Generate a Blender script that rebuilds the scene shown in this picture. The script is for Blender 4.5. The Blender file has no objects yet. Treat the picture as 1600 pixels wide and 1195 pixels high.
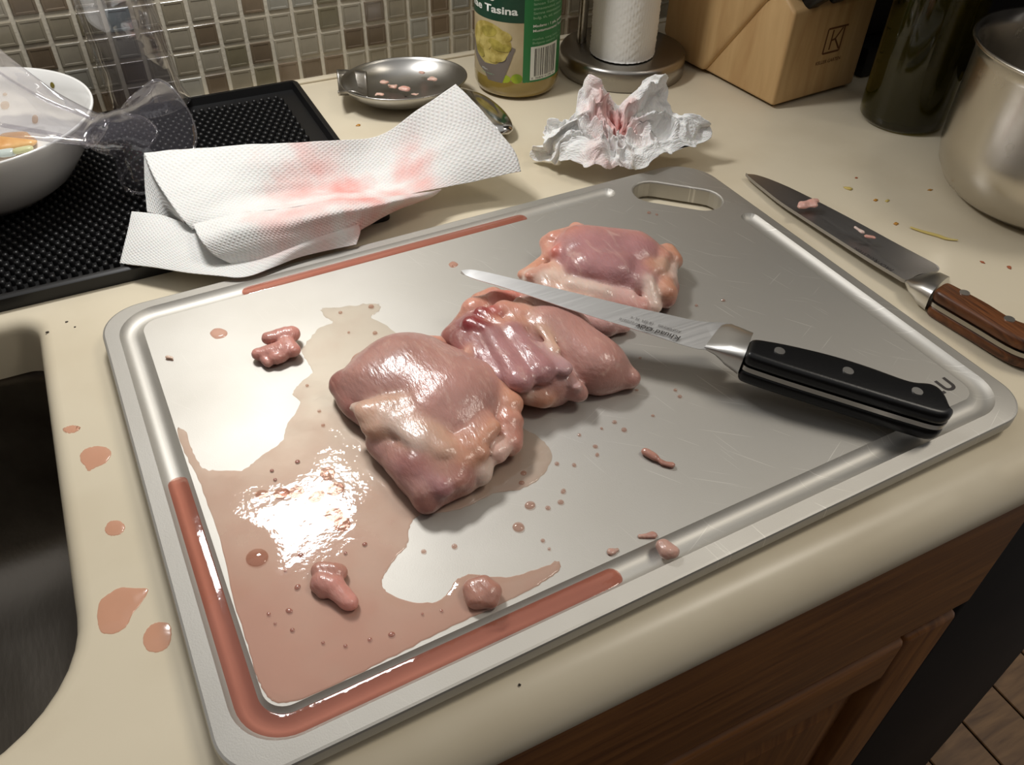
import bpy, bmesh, math, random
import numpy as np
from mathutils import Matrix, Vector

random.seed(7); RNG = np.random.default_rng(7)
SC = bpy.context.scene
COL = SC.collection
def lin(r, g, b):
    f = lambda c: (c/255/12.92) if c/255 <= .04045 else ((c/255+.055)/1.055)**2.4
    return (f(r), f(g), f(b), 1)

# ------------------------------------------------------------------ camera, world, lights, exposure
# counter top is z = 0, x runs along the counter, y towards the tiled wall; the lens is 0.314 m above the counter
CH = .314; FPX = 1302.49
RM = np.array([[0.89448965, -0.44659129, 0.02108306], [-0.28917063, -0.61386445, -0.73454121], [0.34098184, 0.6509429, -0.67823648]])
cam_d = bpy.data.cameras.new('camera'); cam = bpy.data.objects.new('camera', cam_d); COL.objects.link(cam)
cam_d.sensor_fit = 'HORIZONTAL'; cam_d.sensor_width = 36; cam_d.lens = 36*FPX/1600; cam_d.clip_start = .01
cam.matrix_world = Matrix(((RM[0][0], -RM[1][0], -RM[2][0], 0), (RM[0][1], -RM[1][1], -RM[2][1], 0), (RM[0][2], -RM[1][2], -RM[2][2], CH), (0, 0, 0, 1)))
SC.camera = cam
w = bpy.data.worlds.new('room_ambient'); SC.world = w; w.use_nodes = True
w.node_tree.nodes['Background'].inputs[0].default_value = (1, .98, .955, 1)
w.node_tree.nodes['Background'].inputs[1].default_value = .37
def area(name, loc, target, sx, sy, power, col):
    l = bpy.data.lights.new(name, 'AREA'); l.shape = 'RECTANGLE'; l.size = sx; l.size_y = sy; l.energy = power; l.color = col
    o = bpy.data.objects.new(name, l); COL.objects.link(o); o.location = loc
    o.rotation_euler = (Vector(target)-Vector(loc)).to_track_quat('-Z', 'Y').to_euler(); return o
area('under_cabinet_lamp', (.068, .61, .45), (.10, .50, 0), .105, .07, 1.62, (1, .985, .965))
area('ceiling_lamp', (1.15, .05, 1.75), (.2, .4, 0), .5, .5, 12.5, (1, .92, .80))
SC.view_settings.view_transform = 'Standard'; SC.view_settings.look = 'None'
SC.view_settings.gamma = 1; SC.view_settings.use_curve_mapping = False
SC.view_settings.exposure = 0.16

# ------------------------------------------------------------------ helpers
def ray(u, v): return RM.T @ np.array([(u-800)/FPX, (v-597.5)/FPX, 1])
def pp(u, v, z=0.):                        # point of the photograph on the horizontal plane z
    d = ray(u, v); t = (z-CH)/d[2]; return Vector((t*d[0], t*d[1], z))
def tag(o, label, cat, group=None, kind=None):
    o['label'] = label; o['category'] = cat
    if group: o['group'] = group
    if kind: o['kind'] = kind
    return o
def link(name, me, mat=None, parent=None, smooth=True):
    o = bpy.data.objects.new(name, me); COL.objects.link(o)
    if mat is not None and not me.materials: me.materials.append(mat)
    if smooth and len(me.polygons): me.polygons.foreach_set('use_smooth', [True]*len(me.polygons))
    if parent: o.parent = parent; o.matrix_parent_inverse = parent.matrix_world.inverted()
    return o
def mk(name, vs, fs, mat=None, parent=None, smooth=True):
    me = bpy.data.meshes.new(name); me.from_pydata([tuple(map(float, v)) for v in vs], [], [tuple(map(int, f)) for f in fs]); me.update()
    return link(name, me, mat, parent, smooth)
def fromb(name, bm, mat=None, parent=None, smooth=True, angle=None):
    me = bpy.data.meshes.new(name); bmesh.ops.recalc_face_normals(bm, faces=bm.faces); bm.to_mesh(me); bm.free()
    o = link(name, me, mat, parent, smooth)
    if angle: sharp(me, angle)
    return o
def sharp(me, deg=35):
    bm = bmesh.new(); bm.from_mesh(me)
    for e in bm.edges: e.smooth = not (len(e.link_faces) == 2 and e.calc_face_angle(0) > math.radians(deg))
    bm.to_mesh(me); bm.free()
def empty(name, loc=(0, 0, 0), rz=0):
    o = bpy.data.objects.new(name, None); COL.objects.link(o); o.location = loc; o.rotation_euler = (0, 0, rz); o.empty_display_size = .02
    o.matrix_world = Matrix.Translation(loc) @ Matrix.Rotation(rz, 4, 'Z'); return o
def struct(o): o['kind'] = 'structure'; return o
def box(name, a, b, mat, parent=None, bev=0.0, seg=2):
    bm = bmesh.new(); bmesh.ops.create_cube(bm, size=1)
    for v in bm.verts: v.co = Vector([(a[i]+b[i])/2+v.co[i]*(b[i]-a[i]) for i in range(3)])
    if bev: bmesh.ops.bevel(bm, geom=bm.edges[:], offset=bev, segments=seg, profile=.5, affect='EDGES')
    return fromb(name, bm, mat, parent, True, 40)
def resample(L, n):
    L = np.asarray(L, float); C = np.vstack([L, L[:1]]); d = np.r_[0, np.cumsum(np.linalg.norm(np.diff(C, axis=0), axis=1))]
    t = np.linspace(0, d[-1], n, endpoint=False); return np.stack([np.interp(t, d, C[:, 0]), np.interp(t, d, C[:, 1])], 1)
def prism(name, out, z0, z1, mat, parent=None, bev=0.0, M=None, n=110):
    L = resample(out, n)
    if (L[:, 0]*np.roll(L[:, 1], -1)-np.roll(L[:, 0], -1)*L[:, 1]).sum() < 0: L = L[::-1]
    for _ in range(3): L = L*.5+(np.roll(L, 1, 0)+np.roll(L, -1, 0))*.25
    bm = bmesh.new(); prof = []
    if bev:
        for k in range(6): t = math.pi/2*k/5; prof.append((-bev*(1-math.sin(t)), z0+bev*(1-math.cos(t))))
        for k in range(6): t = math.pi/2*k/5; prof.append((-bev*(1-math.cos(t)), z1-bev*(1-math.sin(t))))
    else: prof = [(0, z0), (0, z1)]
    rs = [vring(bm, offset_loop(L, o), z) for o, z in prof]; strips(bm, rs); bm.faces.new(rs[0]); bm.faces.new(rs[-1])
    if M is not None: bmesh.ops.transform(bm, matrix=M, verts=bm.verts)
    return fromb(name, bm, mat, parent, True, 35)
def lathe(name, prof, c, mat, parent=None, seg=64, ang=None):
    vs, fs = [], []; n = len(prof)
    for i in range(seg):
        t = 2*math.pi*i/seg
        for r, z in prof: vs.append((c[0]+r*math.cos(t), c[1]+r*math.sin(t), (c[2] if len(c) > 2 else 0)+z))
    for i in range(seg):
        j = (i+1) % seg
        for k in range(n-1): fs.append((i*n+k, j*n+k, j*n+k+1, i*n+k+1))
    o = mk(name, vs, fs, mat, parent)
    bm = bmesh.new(); bm.from_mesh(o.data); bmesh.ops.remove_doubles(bm, verts=bm.verts, dist=1e-6); bmesh.ops.recalc_face_normals(bm, faces=bm.faces)
    if ang:
        for e in bm.edges: e.smooth = not (len(e.link_faces) == 2 and e.calc_face_angle(0) > math.radians(ang))
    bm.to_mesh(o.data); bm.free(); return o
def catmull(P, n):
    P = np.asarray(P, float); m = len(P); out = []
    for t in np.linspace(0, m-1, n):
        i = min(int(t), m-2); f = t-i
        a, b, c, d = P[max(i-1, 0)], P[i], P[i+1], P[min(i+2, m-1)]
        out.append(.5*((2*b)+(c-a)*f+(2*a-5*b+4*c-d)*f*f+(3*b-a-3*c+d)*f**3))
    return np.array(out)
def closed_curve(P, n):
    P = np.asarray(P, float); m = len(P); out = []
    for t in np.linspace(0, m, n, endpoint=False):
        i = int(t); f = t-i; a, b, c, d = P[(i-1) % m], P[i % m], P[(i+1) % m], P[(i+2) % m]
        out.append(.5*((2*b)+(c-a)*f+(2*a-5*b+4*c-d)*f*f+(3*b-a-3*c+d)*f**3))
    return np.array(out)
def gridpts(ctrl, nu, nv):
    C = np.array([catmull(r, nu) for r in ctrl]); return np.array([catmull(C[:, i], nv) for i in range(nu)]).transpose(1, 0, 2)
def gridmesh(name, G, mat, parent=None, thick=0.0):
    nv, nu = G.shape[:2]; fs = [(r*nu+c, r*nu+c+1, (r+1)*nu+c+1, (r+1)*nu+c) for r in range(nv-1) for c in range(nu-1)]
    o = mk(name, G.reshape(-1, 3), fs, mat, parent)
    if thick: m = o.modifiers.new('thickness', 'SOLIDIFY'); m.thickness = thick; m.offset = 0
    return o
def rrect(x0, x1, y0, y1, r, n=8):
    out = []
    rs = r if isinstance(r, (list, tuple)) else [r]*4       # corners: x1y1, x0y1, x0y0, x1y0
    for k, (cx, cy, sx, sy) in enumerate(((x1, y1, -1, -1), (x0, y1, 1, -1), (x0, y0, 1, 1), (x1, y0, -1, 1))):
        rr = rs[k]
        for i in range(n+1):
            t = math.pi/2*(k+i/n); out.append((cx+sx*rr+rr*math.cos(t), cy+sy*rr+rr*math.sin(t)))
    return out
def offset_loop(L, d):                      # moves a ccw loop outwards by d
    L = np.asarray(L); a = np.roll(L, 1, 0); b = np.roll(L, -1, 0); t = b-a; t /= np.linalg.norm(t, axis=1)[:, None]+1e-12
    return L+np.stack([t[:, 1], -t[:, 0]], 1)*d
def fill_loops(bm, loops):
    ed = []
    for L in loops:
        for i in range(len(L)):
            e = bm.edges.get((L[i], L[(i+1) % len(L)])) or bm.edges.new((L[i], L[(i+1) % len(L)])); ed.append(e)
    bmesh.ops.triangle_fill(bm, use_beauty=True, use_dissolve=False, edges=ed)
def strips(bm, rings, closed=True):
    n = len(rings[0])
    for a, b in zip(rings[:-1], rings[1:]):
        for i in range(n if closed else n-1):
            j = (i+1) % n; bm.faces.new((a[i], a[j], b[j], b[i]))
def vring(bm, L, z): return [bm.verts.new((x, y, z)) for x, y in L]
def text_mesh(body, size, M, name, mat, parent, bold=0.0, align='CENTER', shear=0.0):
    cu = bpy.data.curves.new(name, 'FONT'); cu.body = body; cu.size = size; cu.align_x = align; cu.offset = bold; cu.extrude = 0; cu.shear = shear
    t = bpy.data.objects.new(name, cu); COL.objects.link(t); dg = bpy.context.evaluated_depsgraph_get(); dg.update()
    me = bpy.data.meshes.new_from_object(t.evaluated_get(dg)); bpy.data.objects.remove(t); bpy.data.curves.remove(cu)
    me.transform(M); me.materials.clear(); return link(name, me, mat, parent, False)

# ------------------------------------------------------------------ materials
def mat(name, col, rough=.5, metal=0., bump=None, var=None, coat=0., spec=.5, sss=None, trans=0., ior=1.45, alpha=1., attr=None, emit=None, sheen=0., aniso=0., stretch=None):
    """col sRGB 0-255; var=(scale, col2, lo, hi) noise blend; bump=(scale, strength, distance)"""
    m = bpy.data.materials.new(name); m.use_nodes = True; nt = m.node_tree; b = nt.nodes['Principled BSDF']; N = nt.nodes.new; L = nt.links.new
    b.inputs['Base Color'].default_value = lin(*col); b.inputs['Roughness'].default_value = rough; b.inputs['Metallic'].default_value = metal
    b.inputs['Coat Weight'].default_value = coat; b.inputs['Coat Roughness'].default_value = .08; b.inputs['Specular IOR Level'].default_value = spec
    b.inputs['Transmission Weight'].default_value = trans; b.inputs['IOR'].default_value = ior; b.inputs['Alpha'].default_value = alpha
    if aniso: b.inputs['Anisotropic'].default_value = aniso
    if sss: b.inputs['Subsurface Weight'].default_value = sss[0]; b.inputs['Subsurface Radius'].default_value = (1, .45, .3); b.inputs['Subsurface Scale'].default_value = sss[1]
    tc = N('ShaderNodeTexCoord'); src = tc.outputs['Object']
    if stretch:
        mp = N('ShaderNodeMapping'); L(src, mp.inputs[0]); mp.inputs['Scale'].default_value = stretch; src = mp.outputs[0]
    m['_src'] = 0
    base = None
    if attr:
        a = N('ShaderNodeAttribute'); a.attribute_name = attr; base = a.outputs['Color']
    if var:
        n = N('ShaderNodeTexNoise'); n.inputs['Scale'].default_value = var[0]; n.inputs['Detail'].default_value = 5; L(src, n.inputs['Vector'])
        r = N('ShaderNodeMapRange'); r.inputs[1].default_value = var[2]; r.inputs[2].default_value = var[3]; L(n.outputs['Fac'], r.inputs[0])
        mx = N('ShaderNodeMix'); mx.data_type = 'RGBA'; L(r.outputs[0], mx.inputs[0])
        if base: L(base, mx.inputs[6]); 
        else: mx.inputs[6].default_value = lin(*col)
        if base and len(var) > 4:
            mx.blend_type = 'MULTIPLY'
        mx.inputs[7].default_value = lin(*var[1]); base = mx.outputs[2]
    if base: L(base, b.inputs['Base Color'])
    if bump:
        n = N('ShaderNodeTexNoise'); n.inputs['Scale'].default_value = bump[0]; n.inputs['Detail'].default_value = 4; L(src, n.inputs['Vector'])
        bp = N('ShaderNodeBump'); bp.inputs['Strength'].default_value = bump[1]; bp.inputs['Distance'].default_value = bump[2]; L(n.outputs['Fac'], bp.inputs['Height']); L(bp.outputs[0], b.inputs['Normal'])
    return m
def nodes(m): return m.node_tree.nodes, m.node_tree.links.new, m.node_tree.nodes['Principled BSDF']

M = {}
M['counter'] = mat('cream_laminate', (219, 208, 184), .32, var=(9, (206, 193, 167), .45, .75), spec=.45)
M['grout'] = mat('tile_grout', (206, 198, 180), .9, bump=(400, .4, .001))
TILES = [(150, 141, 121), (160, 152, 134), (116, 101, 82), (130, 113, 93), (160, 156, 144), (146, 158, 158), (126, 118, 95)]
M['tiles'] = [mat('glass_tile', c, .22, var=(40, tuple(int(x*.86) for x in c), .35, .7), spec=.5, coat=.1) for c in TILES]
def steel(name, col, rough, bump=None, scale=(600, 8, 8), amt=.12):
    m = mat(name, col, rough, 1.0); N, L, b = nodes(m)
    tc = N.new('ShaderNodeTexCoord'); mp = N.new('ShaderNodeMapping'); mp.inputs['Scale'].default_value = scale; L(tc.outputs['Object'], mp.inputs[0])
    n = N.new('ShaderNodeTexNoise'); n.inputs['Scale'].default_value = 1; n.inputs['Detail'].default_value = 6; L(mp.outputs[0], n.inputs[0])
    r = N.new('ShaderNodeMapRange'); r.inputs[3].default_value = rough-amt; r.inputs[4].default_value = rough+amt; L(n.outputs[0], r.inputs[0]); L(r.outputs[0], b.inputs['Roughness'])
    if bump:
        bp = N.new('ShaderNodeBump'); bp.inputs['Strength'].default_value = bump; bp.inputs['Distance'].default_value = .0005; L(n.outputs[0], bp.inputs['Height']); L(bp.outputs[0], b.inputs['Normal'])
    return m
# brushed board steel: fine grain, long knife scratches of their own, a few smudges
def board_steel():
    m = mat('brushed_board_steel', (196, 194, 188), .40, 1.0); N, L, b = nodes(m)
    tc = N.new('ShaderNodeTexCoord')
    g = N.new('ShaderNodeTexNoise'); g.inputs['Scale'].default_value = 1500; g.inputs['Detail'].default_value = 2; L(tc.outputs['Object'], g.inputs[0])
    sm = N.new('ShaderNodeTexNoise'); sm.inputs['Scale'].default_value = 14; sm.inputs['Detail'].default_value = 6; L(tc.outputs['Object'], sm.inputs[0])
    acc = None
    for k, (rot, sx, sy, lo) in enumerate(((.95, 10, 520, .79), (-.45, 9, 480, .82), (1.35, 10, 500, .79), (.65, 8, 560, .80))):
        m0 = N.new('ShaderNodeMapping'); m0.inputs['Rotation'].default_value = (0, 0, rot); L(tc.outputs['Object'], m0.inputs[0]); mp = N.new('ShaderNodeMapping'); mp.inputs['Scale'].default_value = (sx*2.6, sy*2.4, 1); mp.inputs['Location'].default_value = (k*3.1, k*7.7, 0); L(m0.outputs[0], mp.inputs[0])
        n = N.new('ShaderNodeTexNoise'); n.inputs['Scale'].default_value = 1; n.inputs['Detail'].default_value = 0; L(mp.outputs[0], n.inputs[0])
        r = N.new('ShaderNodeMapRange'); r.inputs[1].default_value = lo; r.inputs[2].default_value = lo+.03; r.inputs[4].default_value = .5; L(n.outputs[0], r.inputs[0])
        if acc is None: acc = r.outputs[0]
        else:
            mx = N.new('ShaderNodeMath'); mx.operation = 'MAXIMUM'; L(acc, mx.inputs[0]); L(r.outputs[0], mx.inputs[1]); acc = mx.outputs[0]
    sx_ = N.new('ShaderNodeSeparateXYZ'); L(tc.outputs['Object'], sx_.inputs[0]); wm = N.new('ShaderNodeMapRange'); wm.inputs[1].default_value = .12; wm.inputs[2].default_value = .24; wm.inputs[3].default_value = .12; L(sx_.outputs[0], wm.inputs[0])
    wk = N.new('ShaderNodeMath'); wk.operation = 'MULTIPLY'; L(acc, wk.inputs[0]); L(wm.outputs[0], wk.inputs[1]); acc = wk.outputs[0]
    c1 = N.new('ShaderNodeMix'); c1.data_type = 'RGBA'; c1.inputs[6].default_value = lin(200, 198, 193); c1.inputs[7].default_value = lin(184, 180, 172); L(sm.outputs[0], c1.inputs[0])
    c2 = N.new('ShaderNodeMix'); c2.data_type = 'RGBA'; c2.inputs[7].default_value = lin(238, 236, 230); L(c1.outputs[2], c2.inputs[6]); L(acc, c2.inputs[0]); L(c2.outputs[2], b.inputs['Base Color'])
    r = N.new('ShaderNodeMapRange'); r.inputs[3].default_value = .53; r.inputs[4].default_value = .62; L(sm.outputs[0], r.inputs[0]); L(r.outputs[0], b.inputs['Roughness'])
    bp = N.new('ShaderNodeBump'); bp.inputs['Strength'].default_value = .12; bp.inputs['Distance'].default_value = .0003; L(g.outputs[0], bp.inputs['Height'])
    bp2 = N.new('ShaderNodeBump'); bp2.inputs['Strength'].default_value = .05; bp2.inputs['Distance'].default_value = .0003; bp2.invert = True; L(acc, bp2.inputs['Height']); L(bp.outputs[0], bp2.inputs['Normal']); L(bp2.outputs[0], b.inputs['Normal'])
    return m
M['board'] = board_steel()
M['blade'] = steel('blade_steel', (236, 236, 236), .44, .05, (20, 900, 20), .08)
M['blade_dark'] = steel('dull_blade_steel', (178, 176, 176), .42, .05, (900, 20, 20), .08)
M['satin'] = steel('satin_steel', (214, 212, 208), .34, None, (40, 40, 40), .05)
M['rest'] = steel('spoon_rest_steel', (176, 174, 170), .30, None, (40, 40, 40), .06)
M['polish'] = steel('polished_steel', (200, 198, 194), .16, None, (30, 30, 30), .06)
M['pot'] = steel('pot_steel', (202, 196, 186), .24, .06, (34, 34, 20), .16)
M['brushed'] = steel('brushed_steel', (170, 166, 160), .3, .1, (30, 30, 900), .08)
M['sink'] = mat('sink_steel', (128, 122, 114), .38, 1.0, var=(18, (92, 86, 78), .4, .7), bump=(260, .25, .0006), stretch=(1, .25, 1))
M['black'] = mat('black_handle_plastic', (17, 17, 18), .34, spec=.45, bump=(500, .15, .0004))
M['rubber'] = mat('black_rubber', (20, 20, 21), .42, spec=.5)
M['dark'] = mat('near_black_appliance', (14, 13, 14), .35)
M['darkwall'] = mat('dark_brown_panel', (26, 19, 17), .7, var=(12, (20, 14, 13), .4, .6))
M['paper'] = mat('white_paper', (238, 237, 234), .85, sss=(.15, .002))
M['white'] = mat('white_ceramic', (236, 236, 234), .12, coat=.5)
M['ink'] = mat('dark_etching', (58, 54, 52), .55)
M['ink2'] = mat('faint_etching', (96, 93, 92), .5)
def wood(name, a, b, sc, rough=.45, dist=3.0):
    m = mat(name, a, rough); N, L, bs = nodes(m)
    tc = N.new('ShaderNodeTexCoord'); mp = N.new('ShaderNodeMapping'); mp.inputs['Scale'].default_value = sc; L(tc.outputs['Object'], mp.inputs[0])
    n = N.new('ShaderNodeTexNoise'); n.inputs['Scale'].default_value = 1; n.inputs['Detail'].default_value = 6; n.inputs['Distortion'].default_value = dist*.2; L(mp.outputs[0], n.inputs[0])
    r = N.new('ShaderNodeMapRange'); r.inputs[1].default_value = .3; r.inputs[2].default_value = .7; L(n.outputs[0], r.inputs[0])
    x = N.new('ShaderNodeMix'); x.data_type = 'RGBA'; x.inputs[6].default_value = lin(*a); x.inputs[7].default_value = lin(*b); L(r.outputs[0], x.inputs[0]); L(x.outputs[2], bs.inputs['Base Color'])
    bp = N.new('ShaderNodeBump'); bp.inputs['Strength'].default_value = .2; bp.inputs['Distance'].default_value = .0006; L(n.outputs[0], bp.inputs['Height']); L(bp.outputs[0], bs.inputs['Normal'])
    return m
M['oak'] = wood('oak_wood', (150, 98, 48), (108, 66, 30), (10, 60, 160))
M['oak_v'] = wood('oak_wood_upright', (146, 95, 46), (104, 63, 28), (160, 60, 10))
M['block'] = wood('pale_block_wood', (208, 174, 124), (184, 146, 98), (90, 60, 9), .5)
M['pakka'] = wood('brown_handle_wood', (122, 74, 42), (60, 34, 20), (420, 24, 90), .35, 8)
M['floorw'] = wood('floor_wood', (128, 98, 66), (88, 64, 42), (12, 90, 9), .5)
def glassy(name, col, rough, tint, mixf, f0=.04, pwr=4.5):        # thin clear sheet: tinted see-through plus fresnel gloss
    m = bpy.data.materials.new(name); m.use_nodes = True; nt = m.node_tree; nt.nodes.clear(); N = nt.nodes.new; L = nt.links.new
    o = N('ShaderNodeOutputMaterial'); t = N('ShaderNodeBsdfTransparent'); t.inputs[0].default_value = tint
    d = N('ShaderNodeBsdfDiffuse'); d.inputs[0].default_value = lin(*col); g = N('ShaderNodeBsdfGlossy'); g.inputs['Roughness'].default_value = rough; g.inputs[0].default_value = (1, 1, 1, 1)
    mx = N('ShaderNodeMixShader'); mx.inputs[0].default_value = mixf; L(t.outputs[0], mx.inputs[1]); L(d.outputs[0], mx.inputs[2])
    lw = N('ShaderNodeLayerWeight'); pw = N('ShaderNodeMath'); pw.operation = 'POWER'; pw.inputs[1].default_value = pwr; L(lw.outputs['Facing'], pw.inputs[0])
    fr = N('ShaderNodeMath'); fr.operation = 'MULTIPLY_ADD'; fr.inputs[1].default_value = .9; fr.inputs[2].default_value = f0; L(pw.outputs[0], fr.inputs[0]); m2 = N('ShaderNodeMixShader'); L(fr.outputs[0], m2.inputs[0]); L(mx.outputs[0], m2.inputs[1]); L(g.outputs[0], m2.inputs[2]); L(m2.outputs[0], o.inputs[0])
    return m, t, d, mx, g
cm_, ct_, cd_, cx_, cg_ = glassy('clear_plastic', (200, 196, 208), .04, (.88, .875, .89, 1), .06, .10, 2.4); M['clear'] = cm_
_n = cm_.node_tree.nodes.new('ShaderNodeTexNoise'); _n.inputs['Scale'].default_value = 45; _n.inputs['Detail'].default_value = 1
_c = cm_.node_tree.nodes.new('ShaderNodeTexCoord'); cm_.node_tree.links.new(_c.outputs['Object'], _n.inputs[0]); _b = cm_.node_tree.nodes.new('ShaderNodeBump'); _b.inputs['Strength'].default_value = .3; _b.inputs['Distance'].default_value = .006
cm_.node_tree.links.new(_n.outputs[0], _b.inputs['Height']); cm_.node_tree.links.new(_b.outputs[0], cg_.inputs['Normal'])

# ------------------------------------------------------------------ the setting
# countertop with a bullnose front and the cut-out of the sink
CX0, CX1, CY0, CY1 = -.60, .745, .1455, .741
def countertop():
    bm = bmesh.new()
    outer = [(CX0, CY0), (CX1, CY0), (CX1, CY1), (CX0, CY1)]
    hole = rrect(-.50, -.0745, .199, .474, [.016, .016, .055, .055], 10)
    hole_o = hole[::-1]
    ro = vring(bm, outer, 0); rh = vring(bm, offset_loop(hole, .009), 0)
    fill_loops(bm, [ro, rh])
    rings = [rh]
    for k in range(1, 7):
        t = math.pi/2*k/6; rings.append(vring(bm, offset_loop(hole, .009*(1-math.sin(t))), -.009*(1-math.cos(t))))
    rings.append(vring(bm, hole, -.038)); rings.append(vring(bm, offset_loop(hole, .03), -.038)); strips(bm, rings)
    # bullnose along the front edge
    prev = [ro[0], ro[1]]
    for k in range(1, 17):
        t = math.pi*k/16; y = CY0-.02*math.sin(t); z = -.02+.02*math.cos(t)
        cur = [bm.verts.new((CX0, y, z)), bm.verts.new((CX1, y, z))]; bm.faces.new((prev[0], cur[0], cur[1], prev[1])); prev = cur
    b1 = bm.verts.new((CX1, CY1, -.04)); b0 = bm.verts.new((CX0, CY1, -.04)); bm.faces.new((ro[1], prev[1], b1, ro[2])); bm.faces.new((ro[0], ro[3], b0, prev[0])); bm.faces.new((ro[2], b1, b0, ro[3]))
    o = fromb('countertop', bm, M['counter'], None, True, 35)
    return tag(o, 'cream laminate kitchen countertop with a rounded front edge', 'countertop')
countertop()
# undermount steel sink
def sink():
    bm = bmesh.new(); rings = []
    for off, z, rr in ((.012, -.0385, .05), (.006, -.0390, .05), (.003, -.05, .05), (-.002, -.12, .05), (-.01, -.175, .05), (-.028, -.192, .045), (-.06, -.197, .03)):
        rings.append(vring(bm, rrect(-.515-off, -.062+off, .192-off, .478+off, rr, 10), z))
    strips(bm, rings); bm.faces.new(rings[-1])
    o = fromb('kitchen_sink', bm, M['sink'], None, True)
    return tag(o, 'dark stainless sink basin set under the counter edge', 'sink')
sink()
# tiled wall: grout bed and separate glass mosaic tiles
wall = struct(mk('wall_back', [(-.60, .741, -.04), (1.6, .741, -.04), (1.6, .741, .70), (-.60, .741, .70)], [(0, 1, 2, 3)], M['grout'], None, False))
PIT = .0209
def tile_mesh(i):
    bm = bmesh.new(); s = PIT-.0035; h = s/2
    def ring(k, y): return [bm.verts.new((x*(h-k), y, z*(h-k))) for x, z in ((-1, -1), (1, -1), (1, 1), (-1, 1))]
    rs = [ring(0, .002), ring(0, -.0006), ring(.0004, -.0010), ring(.0019, -.0010), ring(.0023, -.0007)]
    strips(bm, rs); bm.faces.new(rs[-1]); me = bpy.data.meshes.new('tile'); bmesh.ops.recalc_face_normals(bm, faces=bm.faces); bm.to_mesh(me); bm.free(); me.materials.append(M['tiles'][i]); return me
TM = [tile_mesh(i) for i in range(7)]
for r in range(6):
    for c in range(-9, 34):
        x = .1034+PIT*(c-4.5-.02); z = -.0010+PIT*(r+.5)
        i = random.choices(range(7), (5, 5, 4, 4, 3, .5, 4))[0]
        if (r, c) == (3, 1): i = 5
        t = bpy.data.objects.new('tile', TM[i]); COL.objects.link(t); t.parent = wall; t.location = (x, .7408, z)
        t.rotation_euler = (random.uniform(-.012, .012), random.uniform(-.012, .012), random.uniform(-.012, .012))
caulk = struct(box('trim_1', (-.6, .7325, 0), (CX1, .741, .0022), M['counter'], None, .001))
# dark end of the room on the right, floor below
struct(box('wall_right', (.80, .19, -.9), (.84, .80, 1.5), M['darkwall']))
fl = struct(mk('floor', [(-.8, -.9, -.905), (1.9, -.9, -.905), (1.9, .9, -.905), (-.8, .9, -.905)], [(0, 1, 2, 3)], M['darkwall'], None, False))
pm = None
for k in range(9):
    x0 = .62+.09*k
    pl = box('plank', (x0, -.3, -.905), (x0+.087, .5 if k % 2 else .30, -.900), M['floorw'], fl, .0015, 1)
    if not k % 2: box('plank', (x0, .303, -.905), (x0+.087, .75, -.900), M['floorw'], fl, .0015, 1)
M['dimwall'] = mat('dim_unseen_wall', (64, 50, 38), .8)
struct(box('unseen_wall_front', (-1.6, -1.32, -.9), (1.9, -1.30, 1.5), M['dimwall']))  # out of view, added to block ambient light from the camera side
struct(box('unseen_wall_left', (-1.62, -1.3, -.9), (-1.60, .74, 1.5), M['dimwall']))  # out of view, added with the front one to hold ambient light back
# base cabinet with a drawer and a framed door
cab = empty('base_cabinet', (.17, .19, -.9))
tag(cab, 'oak base cabinet with drawer and panelled door under the counter', 'cabinet')
box('face_frame', (-.45, .166, -.86), (.462, .186, -.041), M['oak'], cab, .001)
box('side_panel', (.444, .186, -.86), (.462, .72, -.041), M['oak_v'], cab)
box('toe_kick', (-.45, .22, -.9), (.462, .235, -.86), M['dark'], cab)
dr = box('drawer_front', (-.06, .147, -.204), (.456, .166, -.072), M['oak'], cab, .005, 3)
door = empty('door', (.2, .15, -.5)); door.parent = cab; door.matrix_parent_inverse = cab.matrix_world.inverted()
box('top_rail', (-.015, .147, -.270), (.400, .166, -.216), M['oak'], door, .005, 3)
box('bottom_rail', (-.015, .147, -.78), (.400, .166, -.72), M['oak'], door, .004)
box('stile', (.400, .147, -.78), (.452, .166, -.216), M['oak_v'], door, .005, 3)
box('stile', (-.06, .147, -.78), (-.015, .166, -.216), M['oak_v'], door, .005, 3)
pn = mk('panel', [(-.015, .160, -.72), (.400, .160, -.72), (.400, .160, -.27), (-.015, .160, -.27), (.02, .151, -.685), (.365, .151, -.685), (.365, .151, -.305), (.02, .151, -.305)], [(4, 5, 6, 7), (0, 1, 5, 4), (1, 2, 6, 5), (2, 3, 7, 6), (3, 0, 4, 7)], M['oak_v'], door, False)
# dark appliance next to it
ap = empty('undercounter_appliance', (.6, .3, -.9)); tag(ap, 'dark front of the appliance beside the oak cabinet', 'appliance')
box('body', (.474, .19, -.9), (.715, .7, -.042), M['dark'], ap)
box('front_panel', (.485, .160, -.86), (.712, .19, -.135), M['darkwall'], ap, .006, 3)
box('control_strip', (.485, .164, -.128), (.712, .19, -.048), M['dark'], ap, .004, 3)

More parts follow.
